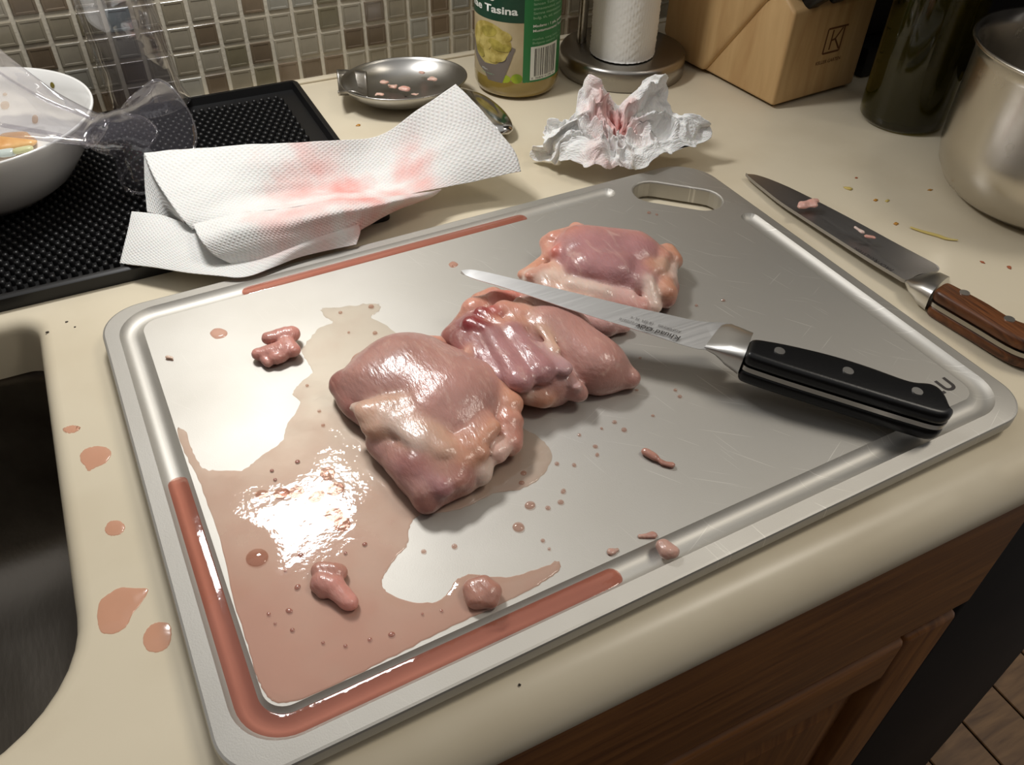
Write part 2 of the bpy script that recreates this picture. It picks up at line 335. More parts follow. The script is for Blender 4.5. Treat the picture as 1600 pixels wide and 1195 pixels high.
# ------------------------------------------------------------------ cutting board
ZB = .014; BC = (.1767, .2983); BYAW = .0252265818
bcs, bsn = math.cos(BYAW), math.sin(BYAW)
def b2w(x, y, z=ZB): return Vector((BC[0]+x*bcs-y*bsn, BC[1]+x*bsn+y*bcs, z))
def w2b(p): dx, dy = p[0]-BC[0], p[1]-BC[1]; return (dx*bcs+dy*bsn, -dx*bsn+dy*bcs)
def pb(u, v, z=ZB): return w2b(pp(u, v, z))
GX, GY, GR = .1972, .1353, .016
def arc(cx, cy, r, a0, a1, n): return [(cx+r*math.cos(math.radians(a0+(a1-a0)*i/n)), cy+r*math.sin(math.radians(a0+(a1-a0)*i/n))) for i in range(n+1)]
def lerp(a, b, n): return [(a[0]+(b[0]-a[0])*i/n, a[1]+(b[1]-a[1])*i/n) for i in range(1, n)]
# centre line of the juice groove, open at the corner with the handle slot
GP = [(.1265, GY)]+lerp((.1265, GY), (-GX+GR, GY), 40)+arc(-GX+GR, GY-GR, GR, 90, 180, 10)
GP += lerp(GP[-1], (-GX, -GY+GR), 30)+arc(-GX+GR, -GY+GR, GR, 180, 270, 10)
GP += lerp(GP[-1], (GX-GR, -GY), 40)+arc(GX-GR, -GY+GR, GR, 270, 360, 10)+lerp((GX, -GY+GR), (GX, .0635), 24)+[(GX, .0635)]
GP = np.array(GP)
def stroke(path, hw, ncap=8):               # closed outline of a round-ended band along a path
    P = np.asarray(path); t = np.gradient(P, axis=0); t /= np.linalg.norm(t, axis=1)[:, None]; n = np.stack([-t[:, 1], t[:, 0]], 1)
    L = list(P+n*hw); a = math.atan2(n[-1][1], n[-1][0])
    L += [(P[-1][0]+hw*math.cos(a-math.pi*i/ncap), P[-1][1]+hw*math.sin(a-math.pi*i/ncap)) for i in range(1, ncap)]
    L += list((P-n*hw)[::-1]); a = math.atan2(-n[0][1], -n[0][0])
    L += [(P[0][0]+hw*math.cos(a-math.pi*i/ncap), P[0][1]+hw*math.sin(a-math.pi*i/ncap)) for i in range(1, ncap)]
    return np.array(L)
GHW = .0064; GDEP = .0034
def board():
    root = empty('cutting_board', (BC[0], BC[1], 0), BYAW)
    tag(root, 'large brushed steel cutting board with a juice groove', 'cutting board')
    bm = bmesh.new()
    outer = np.array(rrect(-.212, .212, -.150, .150, [.030, .024, .022, .022], 12))
    top = vring(bm, offset_loop(outer, -.0014), ZB-.0008)
    slot = []
    d = np.array([.72, -.69]); d /= np.linalg.norm(d); n = np.array([-d[1], d[0]]); c = np.array([.1698, .110])
    for s, a0 in ((1, -90), (-1, 90)):
        for i in range(11):
            a = math.radians(a0+18*i); slot.append(tuple(c+d*(s*.0172+.0142*math.cos(a))+n*(.0142*math.sin(a))))
    sl = np.array(slot)
    g0 = stroke(GP, GHW)
    gl = vring(bm, g0, ZB); so = vring(bm, offset_loop(sl, .0012), ZB)
    fill_loops(bm, [top, gl, so])
    # groove channel
    rings = [gl]
    for wv in (.97, .92, .85, .77, .68, .58, .47, .35, .22, .1): rings.append(vring(bm, stroke(GP, GHW*wv), ZB-GDEP*(1-wv**2.4)))
    strips(bm, rings)
    m = len(GP); last = rings[-1]; nc = 8
    # close the bottom of the channel: pair both sides of the band
    L = last
    for i in range(m-1): bm.faces.new((L[i], L[i+1], L[m+nc-1+m-1-(i+1)], L[m+nc-1+m-1-i]))
    bm.faces.new(L[m-1:m+nc]); bm.faces.new(L[m+nc-1+m-1:]+[L[0]])
    # slot wall and outer rim
    rs = [so, vring(bm, offset_loop(sl, .0003), ZB-.0005), vring(bm, sl, ZB-.0014), vring(bm, sl, .002)]; strips(bm, rs)
    ro = [top, vring(bm, offset_loop(outer, -.0004), ZB-.0012), vring(bm, outer, ZB-.0022), vring(bm, outer, .0062), vring(bm, offset_loop(outer, -.0008), .005), vring(bm, offset_loop(outer, -.0035), .0035)]; strips(bm, ro)
    bo = vring(bm, offset_loop(outer, -.0045), .002); strips(bm, [ro[-1], bo]); fill_loops(bm, [bo, rs[-1]])
    bmesh.ops.transform(bm, matrix=root.matrix_world, verts=bm.verts)
    o = fromb('steel_plate', bm, M['board'], root, True, 14)
    for x, y in ((-.19, -.128), (.19, -.128), (-.19, .128), (.10, .128)):
        q = b2w(x, y, 0); lathe('foot', [(0, 0), (.006, 0), (.006, .0035), (0, .0035)], (q.x, q.y, 0), M['rubber'], root, 16)
    t = text_mesh('U', .0125, root.matrix_world @ Matrix.Translation((.1818, -.1203, ZB+.0001)), 'engraved_letter', M['ink'], root, .0004)
    t = text_mesh('L', .0125, root.matrix_world @ Matrix.Translation((.1735, -.1203, ZB+.0001)), 'engraved_letter', M['ink'], root, .0004)
    return root
board()

# ------------------------------------------------------------------ meat juice
def juice_mat(name, colA, tintA, colB, tintB, mA, mB, rough=.05):
    m, t, d, mx, g = glassy(name, colA, rough, (*tintA, 1), mA); nt = m.node_tree; N = nt.nodes.new; L = nt.links.new
    a = N('ShaderNodeAttribute'); a.attribute_name = 'depth'; tc = N('ShaderNodeTexCoord')
    n = N('ShaderNodeTexNoise'); n.inputs['Scale'].default_value = 55; n.inputs['Detail'].default_value = 6; L(tc.outputs['Object'], n.inputs[0])
    ad = N('ShaderNodeMath'); ad.operation = 'MULTIPLY_ADD'; L(n.outputs[0], ad.inputs[0]); ad.inputs[1].default_value = .5; ad.inputs[2].default_value = -.25
    sm = N('ShaderNodeMath'); sm.operation = 'ADD'; sm.use_clamp = True; L(a.outputs['Fac'], sm.inputs[0]); L(ad.outputs[0], sm.inputs[1])
    for node, A, B in ((d, lin(*colB), lin(*colA)), (t, (*tintB, 1), (*tintA, 1))):
        x = N('ShaderNodeMix'); x.data_type = 'RGBA'; x.inputs[6].default_value = A; x.inputs[7].default_value = B; L(sm.outputs[0], x.inputs[0]); L(x.outputs[2], node.inputs[0])
    r = N('ShaderNodeMapRange'); r.inputs[3].default_value = mB; r.inputs[4].default_value = mA; L(sm.outputs[0], r.inputs[0]); L(r.outputs[0], mx.inputs[0])
    # thin film is uneven: ripples where it is shallow
    n2 = N('ShaderNodeTexNoise'); n2.inputs['Scale'].default_value = 170; n2.inputs['Detail'].default_value = 3; L(tc.outputs['Object'], n2.inputs[0])
    iv = N('ShaderNodeMapRange'); iv.inputs[3].default_value = .75; iv.inputs[4].default_value = .04; L(sm.outputs[0], iv.inputs[0])
    bp = N('ShaderNodeBump'); bp.inputs['Distance'].default_value = .0006; L(iv.outputs[0], bp.inputs['Strength']); L(n2.outputs[0], bp.inputs['Height'])
    for nd in nt.nodes:
        if nd.type in ('BSDF_GLOSSY', 'LAYER_WEIGHT'): L(bp.outputs[0], nd.inputs['Normal'])
    return m
M['juice'] = juice_mat('pink_meat_juice', (217, 168, 150), (.93, .74, .66), (214, 200, 182), (.96, .92, .87), .5, .14)
M['groove_juice'] = juice_mat('red_groove_juice', (182, 108, 92), (.84, .54, .46), (196, 124, 104), (.88, .62, .54), .36, .25)
M['stain'] = glassy('dried_pink_stain', (232, 172, 150), .15, (.97, .80, .73, 1), .32)[0]
def puddle(name, pts, z, h, matl, depth, parent=None, world=True, dens=None):
    """flat-topped pool with a rounded rim; pts are a ccw loop in world x, y"""
    bm = bmesh.new(); L = np.array(pts)
    if ((np.roll(L, -1, 0)[:, 0]-L[:, 0])*(np.roll(L, -1, 0)[:, 1]+L[:, 1])).sum() > 0: L = L[::-1]
    r0 = vring(bm, L, z); r1 = vring(bm, offset_loop(L, -h*.6), z+h*.6); r2 = vring(bm, offset_loop(L, -h*1.8), z+h)
    strips(bm, [r0, r1, r2]); fill_loops(bm, [r2])
    bmesh.ops.subdivide_edges(bm, edges=[e for e in bm.edges if e.calc_length() > .012], cuts=2, use_grid_fill=False)
    bmesh.ops.triangulate(bm, faces=bm.faces[:])
    o = fromb(name, bm, matl, parent)
    a = o.data.attributes.new('depth', 'FLOAT', 'POINT'); a.data.foreach_set('value', [float(depth(v.co)) for v in o.data.vertices]); return o
POOL = [(277, 671), (291, 675), (299, 698), (310, 722), (320, 733), (345, 735), (378, 735), (394, 724), (420, 704), (441, 690), (448, 665), (464, 642), (469, 628), (457, 617), (463, 606), (474, 594), (488, 582), (478, 562), (471, 546), (486, 528), (500, 512), (519, 505), (506, 493), (504, 482), (530, 480), (568, 476), (592, 475), (593, 485), (580, 496), (600, 506),
        (640, 540), (700, 600), (760, 640), (815, 668), (850, 690), (862, 716), (846, 745), (815, 764), (770, 772), (735, 790), (700, 800), (655, 806), (640, 825), (637, 850), (622, 868), (604, 893), (597, 910), (606, 926), (640, 940), (680, 941), (700, 926), (714, 905), (740, 898), (790, 902), (826, 893), (855, 884), (872, 876), (874, 890), (850, 909), (812, 930), (770, 950), (735, 966), (700, 982), (630, 1017), (560, 1052), (500, 1081), (450, 1098), (428, 1096), (414, 1082), (400, 1055), (384, 1000), (365, 938), (349, 862), (331, 806), (311, 750), (290, 712)]
def jag(P, amp, n):
    P = closed_curve(P, n); return P+RNG.normal(0, amp, P.shape)
pool_px = jag(POOL, .7, 420)
def pdepth(co):
    # deepest at the low front-left corner of the board, only a wet film in the middle
    x, y = w2b(co); s = (-x-.03)/.16*.62+(-y-.02)/.12*.62; return max(0, min(1, s))
tag(puddle('juice_puddle', [tuple(pp(u, v, ZB)[:2]) for u, v in pool_px], ZB+.00015, .0004, M['juice'], pdepth), 'wide pink puddle of meat juice across the front left of the board', 'puddle')
def groove_band(name, i0, i1, hw, label, f=None):
    P = GP[i0:i1]; L = stroke(P, hw); L = [tuple(b2w(x, y)[:2]) for x, y in L]
    return tag(puddle(name, L, ZB-.0026, .0008, M['groove_juice'], f or (lambda c: .9)), label, 'puddle')
ia = min(range(len(GP)), key=lambda i: abs(GP[i][1]-pb(277, 750)[1])+10*abs(GP[i][0]+GX))
ib = min(range(len(GP)), key=lambda i: abs(GP[i][0]-pb(990, 886)[0])+10*abs(GP[i][1]+GY))
groove_band('groove_juice', ia, ib, .0054, 'red juice filling the front left corner of the board groove')
ic = min(range(len(GP)), key=lambda i: abs(GP[i][0]-pb(815, 343)[0])+10*abs(GP[i][1]-GY)); idd = min(range(len(GP)), key=lambda i: abs(GP[i][0]-pb(372, 455)[0])+10*abs(GP[i][1]-GY))
groove_band('groove_juice', ic, idd, .0048, 'thin red juice in the back groove behind the meat')
# spots of juice on the counter beside the sink
for pts, lab in (([(125, 712), (133, 702), (150, 697), (168, 700), (174, 709), (166, 722), (150, 730), (138, 736), (133, 728), (127, 722)], 'bright pink juice spot on the counter, uppermost large one beside the sink'),
                 ([(164, 826), (170, 816), (182, 813), (193, 818), (195, 827), (187, 835), (174, 837), (166, 833)], 'small round pink juice spot midway along the sink edge'),
                 ([(152, 962), (156, 940), (172, 926), (190, 918), (212, 919), (232, 921), (222, 940), (208, 958), (196, 980), (178, 990), (160, 989), (154, 978)], 'largest pale pink stain on the counter near the board corner'),
                 ([(224, 996), (232, 980), (248, 972), (264, 975), (268, 990), (264, 1008), (250, 1018), (234, 1018), (226, 1010)], 'pale pink stain on the counter touching the board edge'),
                 ([(98, 670), (106, 666), (118, 665), (126, 668), (120, 674), (110, 677), (102, 675)], 'faint narrow pink smear beside the sink corner')):
    tag(puddle('juice_spot', [tuple(pp(u, v)[:2]) for u, v in jag(pts, .35, 60)], .0001, .00025, M['stain'], lambda c: .5), lab, 'stain', 'juice spots on the counter')
# single drops on the board
for pts, lab in (([(328, 521), (334, 514), (345, 513), (354, 517), (355, 523), (348, 528), (336, 529)], 'oval pink drop near the far left corner of the board'),
                 ([(701, 413), (705, 409), (711, 409), (716, 413), (712, 417), (705, 418)], 'round pink drop behind the knife tip')):
    tag(puddle('juice_drop', [tuple(pp(u, v, ZB)[:2]) for u, v in closed_curve(pts, 40)], ZB, .0009, M['stain'], lambda c: .5), lab, 'drop')
M['speck'] = mat('dark_juice_speck', (166, 112, 97), .2, coat=.4)
M['drop'] = glassy('juice_droplet', (190, 136, 118), .03, (.90, .76, .70, 1), .22)[0]
def drop_mesh():
    bm = bmesh.new(); bmesh.ops.create_uvsphere(bm, u_segments=16, v_segments=8, radius=1)
    bmesh.ops.delete(bm, geom=[v for v in bm.verts if v.co.z < -.05], context='VERTS')
    for v in bm.verts: v.co.z = max(0, v.co.z)
    me = bpy.data.meshes.new('droplet'); bm.to_mesh(me); bm.free(); me.materials.append(M['drop']); me.polygons.foreach_set('use_smooth', [True]*len(me.polygons)); return me
DM = drop_mesh()
DS = DM.copy(); DS.materials[0] = M['speck']
BIG = {(402, 872): 'largest dark droplet, alone at the lower left of the glare', (512, 741): 'dark droplet above the glare, nearest the meat', (522, 765): 'dark droplet at the upper right of the glare', (522, 805): 'dark droplet at the right rim of the glare', (535, 820): 'dark droplet at the lower right of the glare', (828, 790): 'larger clear droplet in front of the meat, farther one of the pair', (810, 824): 'larger clear droplet in front of the meat, nearer one of the pair', (580, 480): 'large droplet at the far tip of the wet film', (612, 992): 'largest dark fleck at the front of the puddle'}
def droplets(lst, label, group, h=.45):
    for u, v, r in lst:
        o = bpy.data.objects.new('juice_droplet', DS if 'speck' in group else DM); COL.objects.link(o); p = pp(u, v, ZB); o.location = (p.x, p.y, ZB+.0004)
        rr = r*(.00022 if 'speck' in group else .00033 if 'glare' in group else .00027); o.scale = (rr*random.uniform(.85, 1.2), rr*random.uniform(.85, 1.2), rr*h); o.rotation_euler = (0, 0, random.uniform(0, 3)); tag(o, BIG.get((u, v), label), 'drop', group)
droplets([(402, 872, 13), (512, 741, 12), (440, 772, 11), (463, 770, 11), (495, 777, 11), (522, 805, 12), (535, 820, 11), (524, 765, 12), (410, 773, 9), (445, 770, 7)], 'dark pink droplet standing around the glare in the puddle', 'droplets around the glare', .3)
droplets([(465, 722, 5), (425, 736, 5), (430, 750, 4), (465, 918, 6), (446, 893, 3), (540, 865, 4), (570, 851, 5), (612, 992, 6), (452, 955, 6), (457, 985, 5), (470, 868, 5), (505, 1005, 4), (540, 1010, 4), (578, 1000, 4), (420, 960, 4), (430, 975, 3), (660, 960, 3), (690, 955, 3)], 'tiny dark fleck of juice scattered in the pink puddle', 'specks in the puddle', .4)
droplets([(828, 790, 9), (810, 824, 9), (710, 854, 5), (856, 794, 4), (880, 768, 5), (876, 785, 5), (848, 845, 4), (858, 858, 3), (818, 740, 5), (815, 755, 5), (870, 725, 4), (930, 698, 4), (933, 711, 4), (897, 727, 4), (662, 862, 4)], 'clear pink droplet on bare steel in front of the meat', 'droplets in front of the meat', .5)
droplets([(1055, 610, 4), (1062, 620, 4), (1020, 650, 3), (960, 660, 4), (975, 672, 5), (940, 670, 3), (1000, 560, 3), (1130, 470, 4), (1088, 478, 4), (1014, 333, 5), (1026, 336, 4), (1140, 520, 3), (995, 610, 3), (905, 680, 3)], 'small clear droplet on the board near the knife', 'droplets near the knife', .6)
droplets([(580, 480, 7), (532, 489, 4), (586, 521, 5), (480, 603, 4), (505, 665, 4), (499, 643, 4), (545, 520, 3)], 'droplet on the wet film to the left of the meat', 'droplets left of the meat', .6)

# ------------------------------------------------------------------ raw chicken: bodies grown from overlapping lobes
def surface_nets(F, o, h):
    S = F < 0; nx, ny, nz = F.shape; acc = np.zeros((nx-1, ny-1, nz-1, 3)); cnt = np.zeros((nx-1, ny-1, nz-1))
    idx = np.stack(np.meshgrid(np.arange(nx), np.arange(ny), np.arange(nz), indexing='ij'), -1).astype(float); faces = []; E = []
    for ax in range(3):
        sl0 = [slice(None)]*3; sl1 = [slice(None)]*3; sl0[ax] = slice(0, -1); sl1[ax] = slice(1, None)
        a, b = F[tuple(sl0)], F[tuple(sl1)]; ch = (a < 0) != (b < 0); t = np.where(ch, a/(a-b+1e-12), 0)
        P = idx[tuple(sl0)].copy(); P[..., ax] += t
        o1, o2 = [k for k in range(3) if k != ax]; shape = ch.shape
        I = np.argwhere(ch)
        for d1 in (0, -1):
            for d2 in (0, -1):
                C = I.copy(); C[:, o1] += d1; C[:, o2] += d2
                ok = (C[:, o1] >= 0) & (C[:, o2] >= 0) & (C[:, o1] < acc.shape[o1]) & (C[:, o2] < acc.shape[o2]); C2 = C[ok]; I2 = I[ok]
                np.add.at(acc, (C2[:, 0], C2[:, 1], C2[:, 2]), P[I2[:, 0], I2[:, 1], I2[:, 2]]); np.add.at(cnt, (C2[:, 0], C2[:, 1], C2[:, 2]), 1)
        E.append((ax, o1, o2, I, a[ch] < 0))
    vid = -np.ones(cnt.shape, int); m = cnt > 0; vid[m] = np.arange(m.sum()); V = acc[m]/cnt[m][:, None]*h+o
    for ax, o1, o2, I, neg in E:
        q = []
        for d1, d2 in ((0, 0), (-1, 0), (-1, -1), (0, -1)):
            C = I.copy(); C[:, o1] += d1; C[:, o2] += d2; C = np.clip(C, 0, np.array(cnt.shape)-1); q.append(vid[C[:, 0], C[:, 1], C[:, 2]])
        q = np.stack(q, 1); flip = neg ^ (ax == 1); q[flip] = q[flip][:, ::-1]; faces.append(q[(q >= 0).all(1)])
    return V, np.concatenate(faces)
def vnoise(P, s, seed=0):                   # cheap smooth noise: sum of rotated sines
    r = np.random.default_rng(seed); out = np.zeros(len(P))
    for k in range(7):
        d = r.normal(size=3); d /= np.linalg.norm(d); out += np.sin(P@d*s*r.uniform(.6, 1.7)+r.uniform(0, 6.3))
    return out/7
def lobe_field(P, lobes, zf):
    D = []
    for (a, b, ra, rb, s, k, c) in lobes:
        ab = b-a; q = P-a; q = q.copy(); q[:, 2] /= s; abz = ab.copy(); abz[2] /= s
        t = np.clip((q@abz)/(abz@abz+1e-12), 0, 1); D.append((np.linalg.norm(q-t[:, None]*abz, axis=1)-(ra+(rb-ra)*t))*min(1, (1+s)/2))
    D = np.array(D); d = D[0]
    for i in range(1, len(D)):
        k = lobes[i][5]; h = np.clip(.5+.5*(D[i]-d)/k, 0, 1); d = D[i]*(1-h)+d*h-k*h*(1-h)
    if zf is not None:
        k = .0015; e = zf-P[:, 2]; h = np.clip(.5-.5*(d-e)/k, 0, 1); d = d*(1-h)+e*h+k*h*(1-h)
    return d, D
def L_(u1, v1, u2, v2, r1, r2, zc, s, col, k=3.0, zc2=None, zb=ZB):
    z1 = zb+zc*.001; z2 = zb+(zc if zc2 is None else zc2)*.001
    return (np.array(pp(u1, v1, z1)), np.array(pp(u2, v2, z2)), r1*.001, r2*.001, s, k*.001, np.array(lin(*col)[:3]))
def flesh(name, lobes, matl, h, zf, parent=None, amp=.0005, ns=260, seed=1, cw=.0011):
    lo = np.min([np.minimum(l[0], l[1])-max(l[2], l[3]) for l in lobes], 0)-3*h; hi = np.max([np.maximum(l[0], l[1])+max(l[2], l[3]) for l in lobes], 0)+3*h
    if zf is not None: lo[2] = zf-2.5*h
    n = np.ceil((hi-lo)/h).astype(int)+1
    X = np.stack(np.meshgrid(*[lo[i]+h*np.arange(n[i]) for i in range(3)], indexing='ij'), -1).reshape(-1, 3)
    def field(P): d, D = lobe_field(P, lobes, zf); return d
    F = field(X)+amp*vnoise(X, ns, seed)+.35*amp*vnoise(X, ns*2.7, seed+9)
    F = F+amp*.7*np.abs(vnoise(X*np.array([1, .55, 1]), ns*1.1, seed+21))*1.6-amp*.35
    V, Q = surface_nets(F.reshape(n), lo, h)
    _, D = lobe_field(V, lobes, None); W = np.exp(-np.clip(D-D.min(0), 0, .03)/cw); W /= W.sum(0); Cc = (W[:, :, None]*np.array([l[6] for l in lobes])[:, None, :]).sum(0)
    o = mk(name, V, Q, matl, parent)
    bm = bmesh.new(); bm.from_mesh(o.data); bmesh.ops.recalc_face_normals(bm, faces=bm.faces)
    for _ in range(2): bmesh.ops.smooth_vert(bm, verts=bm.verts, factor=.4, use_axis_x=True, use_axis_y=True, use_axis_z=True)
    bm.to_mesh(o.data); bm.free(); o.data.polygons.foreach_set('use_smooth', [True]*len(o.data.polygons))
    at = o.data.color_attributes.new('flesh', 'FLOAT_COLOR', 'POINT'); at.data.foreach_set('color', np.concatenate([Cc, np.ones((len(Cc), 1))], 1).astype(np.float32).ravel()); return o
def flesh_mat():
    m = mat('raw_chicken_flesh', (200, 150, 135), .3, attr='flesh', sss=(.35, .004), coat=.35, spec=.5); N, L, b = nodes(m)
    tc = N.new('ShaderNodeTexCoord'); a = [n for n in N if n.type == 'ATTRIBUTE'][0]
    n1 = N.new('ShaderNodeTexNoise'); n1.inputs['Scale'].default_value = 45; n1.inputs['Detail'].default_value = 6; L(tc.outputs['Object'], n1.inputs[0])
    r = N.new('ShaderNodeMapRange'); r.inputs[1].default_value = .35; r.inputs[2].default_value = .7; r.inputs[3].default_value = .84; r.inputs[4].default_value = 1.12; L(n1.outputs[0], r.inputs[0])
    x = N.new('ShaderNodeMix'); x.data_type = 'RGBA'; x.blend_type = 'MULTIPLY'; x.inputs[0].default_value = 1; L(a.outputs['Color'], x.inputs[6]); L(r.outputs[0], x.inputs[7])
    mp3 = N.new('ShaderNodeMapping'); mp3.inputs['Rotation'].default_value = (0, 0, .9); mp3.inputs['Scale'].default_value = (1, .3, 1); L(tc.outputs['Object'], mp3.inputs[0])
    n3 = N.new('ShaderNodeTexNoise'); n3.inputs['Scale'].default_value = 150; n3.inputs['Detail'].default_value = 8; n3.inputs['Roughness'].default_value = .65; n3.inputs['Distortion'].default_value = 1.2; L(mp3.outputs[0], n3.inputs[0])
    r3 = N.new('ShaderNodeMapRange'); r3.inputs[1].default_value = .54; r3.inputs[2].default_value = .78; r3.inputs[4].default_value = .55; L(n3.outputs[0], r3.inputs[0])
    x3 = N.new('ShaderNodeMix'); x3.data_type = 'RGBA'; x3.inputs[7].default_value = lin(224, 192, 176); L(r3.outputs[0], x3.inputs[0]); L(x.outputs[2], x3.inputs[6]); L(x3.outputs[2], b.inputs['Base Color'])
    mp = N.new('ShaderNodeMapping'); mp.inputs['Rotation'].default_value = (0, 0, .6); mp.inputs['Scale'].default_value = (1, .35, 1); L(tc.outputs['Object'], mp.inputs[0])
    n2 = N.new('ShaderNodeTexNoise'); n2.inputs['Scale'].default_value = 480; n2.inputs['Detail'].default_value = 4; L(mp.outputs[0], n2.inputs[0])
    bp = N.new('ShaderNodeBump'); bp.inputs['Strength'].default_value = .5; bp.inputs['Distance'].default_value = .0009; L(n2.outputs[0], bp.inputs['Height']); L(bp.outputs[0], b.inputs['Normal']); L(bp.outputs[0], b.inputs['Coat Normal'])
    return m
M['flesh'] = flesh_mat()
MUS = (188, 140, 130); MUV = (180, 130, 130); FAT = (212, 172, 150); SAL = (212, 152, 132); WHI = (224, 200, 186); DRK = (168, 110, 100); RED = (150, 52, 54); PEA = (206, 150, 124); PK_ = (216, 134, 120)
T1 = [L_(636, 596, 704, 634, 30, 31, 6, .74, MUS), L_(678, 664, 705, 670, 22, 20, 7, .85, MUS, 6), L_(585, 610, 610, 625, 19, 20, 6, .9, MUS, 6),
      L_(541, 600, 562, 630, 9, 9, 8, .8, DRK, 1.2), L_(551, 625, 580, 650, 8, 8, 7, .8, MUS, 2), L_(566, 566, 604, 550, 6, 7, 8, .8, PEA, 1.2), L_(640, 536, 690, 537, 5, 5, 8, .8, SAL, 2),
      L_(556, 636, 590, 634, 3, 4, 18, .6, WHI, 1.5), L_(575, 642, 640, 632, 7, 8, 19, .6, FAT, 1.5), L_(596, 660, 650, 664, 10, 11, 15.5, .62, FAT, 2.5), L_(640, 650, 692, 700, 8, 7, 19, .55, FAT, 2), L_(612, 650, 660, 690, 6, 6, 19.5, .5, WHI, 2.5), L_(655, 690, 722, 715, 9, 8, 15, .65, PEA, 1.5), L_(700, 706, 745, 706, 8, 6, 16, .65, PEA, 1.5), L_(664, 700, 690, 730, 6, 5, 15, .6, FAT, 1),
      L_(630, 722, 664, 768, 9, 7, 9, .9, MUS, 2.5), L_(645, 728, 690, 760, 8, 6, 12, .8, MUV, 1.2), L_(652, 748, 668, 786, 9, 4.5, 5, .9, DRK, 3), L_(668, 780, 722, 752, 6, 7, 5, .9, DRK, 3), L_(660, 730, 715, 742, 12, 9, 10, .85, DRK, 2), L_(600, 690, 636, 722, 9, 10, 8, .8, MUS, 1.5), L_(690, 738, 712, 748, 8, 6, 12, .8, (198, 146, 132), 1),
      L_(768, 598, 796, 632, 7, 7, 14, .8, PEA, 1.5), L_(798, 606, 801, 628, 4, 4, 9, .8, SAL, 1), L_(742, 556, 772, 592, 8, 8, 12, .8, PEA, 2.5), L_(784, 640, 796, 660, 7, 7, 12, .8, SAL, 1.2), L_(740, 698, 770, 668, 4.5, 4.5, 18, .7, PEA, 1.5), L_(725, 690, 758, 655, 5, 5, 18, .6, (196, 144, 128), 2),
      L_(752, 722, 748, 738, 6.2, 6.4, 8, 1, WHI, .5), L_(772, 700, 777, 708, 5.4, 5, 11, 1, (228, 190, 176), .5), L_(795, 680, 797, 692, 7.5, 6.5, 9, .95, (206, 146, 130), .6), L_(738, 752, 728, 758, 4, 4, 4, .8, WHI, .8), L_(784, 694, 786, 702, 4, 4, 12, .9, (228, 190, 176), .5)]
t1 = flesh('chicken_thigh', T1, M['flesh'], .0013, ZB+.0002, seed=3)
tag(t1, 'skinless raw chicken thigh with a smooth round top, nearest the front', 'chicken thigh', 'raw chicken thighs')
T2 = [L_(858, 528, 930, 572, 20, 17, 9, .9, MUS), L_(925, 572, 984, 591, 14, 6, 6, .85, MUS, 6), L_(838, 482, 880, 520, 14, 16, 12, .85, MUS, 4), L_(790, 560, 860, 600, 15, 13, 8, .9, MUS, 4), L_(745, 525, 790, 560, 14, 14, 8, .9, MUV, 4),
      L_(800, 520, 846, 580, 7, 8, 20, .75, MUV, 1.0), L_(770, 525, 812, 592, 6.5, 8, 19.5, .75, MUV, 1.0), L_(742, 535, 778, 592, 6.5, 7, 15.5, .8, MUV, 1.0), L_(722, 530, 748, 566, 7, 7, 13, .8, (164, 106, 102), 1.2), L_(770, 594, 800, 608, 8, 8, 8, .8, PEA, 2),
      L_(806, 606, 850, 618, 8, 7, 9, .8, PEA, 1.2), L_(850, 590, 902, 613, 9, 6, 9, .8, MUS, 1.2), L_(842, 545, 880, 575, 5, 5, 21, .6, (200, 158, 158), 1.5), L_(872, 568, 902, 604, 3, 3, 15, .6, (204, 164, 158), 2),
      L_(742, 484, 775, 474, 8, 7, 15, .85, SAL, 1.2), L_(775, 470, 800, 468, 7, 6, 17, .85, PK_, 1.2), L_(788, 486, 815, 492, 7, 7, 20, .75, SAL, 1.5), L_(800, 500, 822, 510, 5, 5, 20, .7, PEA, 1.2), L_(812, 470, 850, 512, 3.5, 3.5, 22.5, .6, FAT, 1.2), L_(846, 512, 868, 546, 3.2, 3.2, 23.5, .6, FAT, 1.2), L_(770, 500, 792, 512, 4, 4, 21, .7, (220, 160, 138), 1),
      L_(735, 506, 752, 514, 5, 5, 19.5, .8, RED, 1), L_(757, 512, 764, 516, 3.5, 3.5, 21, .8, (130, 40, 44), 1), L_(752, 488, 768, 497, 4, 3.5, 21, .8, RED, 1), L_(770, 484, 778, 490, 3, 3, 22, .8, (190, 90, 84), .8), L_(712, 528, 738, 490, 8, 6, 9, .85, DRK, 1.5), L_(725, 500, 748, 470, 5, 5, 12, .85, PEA, 1.2), L_(750, 468, 772, 460, 5, 5, 13, .8, SAL, 1), L_(735, 545, 728, 560, 3, 3, 18, .7, (216, 160, 140), .8), L_(821, 616, 824, 618, 3, 3, 11, 1, WHI, .5)]
t2 = flesh('chicken_thigh', T2, M['flesh'], .0013, ZB+.0002, seed=5)
tag(t2, 'raw chicken thigh lying in the middle with ridged muscle and a blood red spot', 'chicken thigh', 'raw chicken thighs')
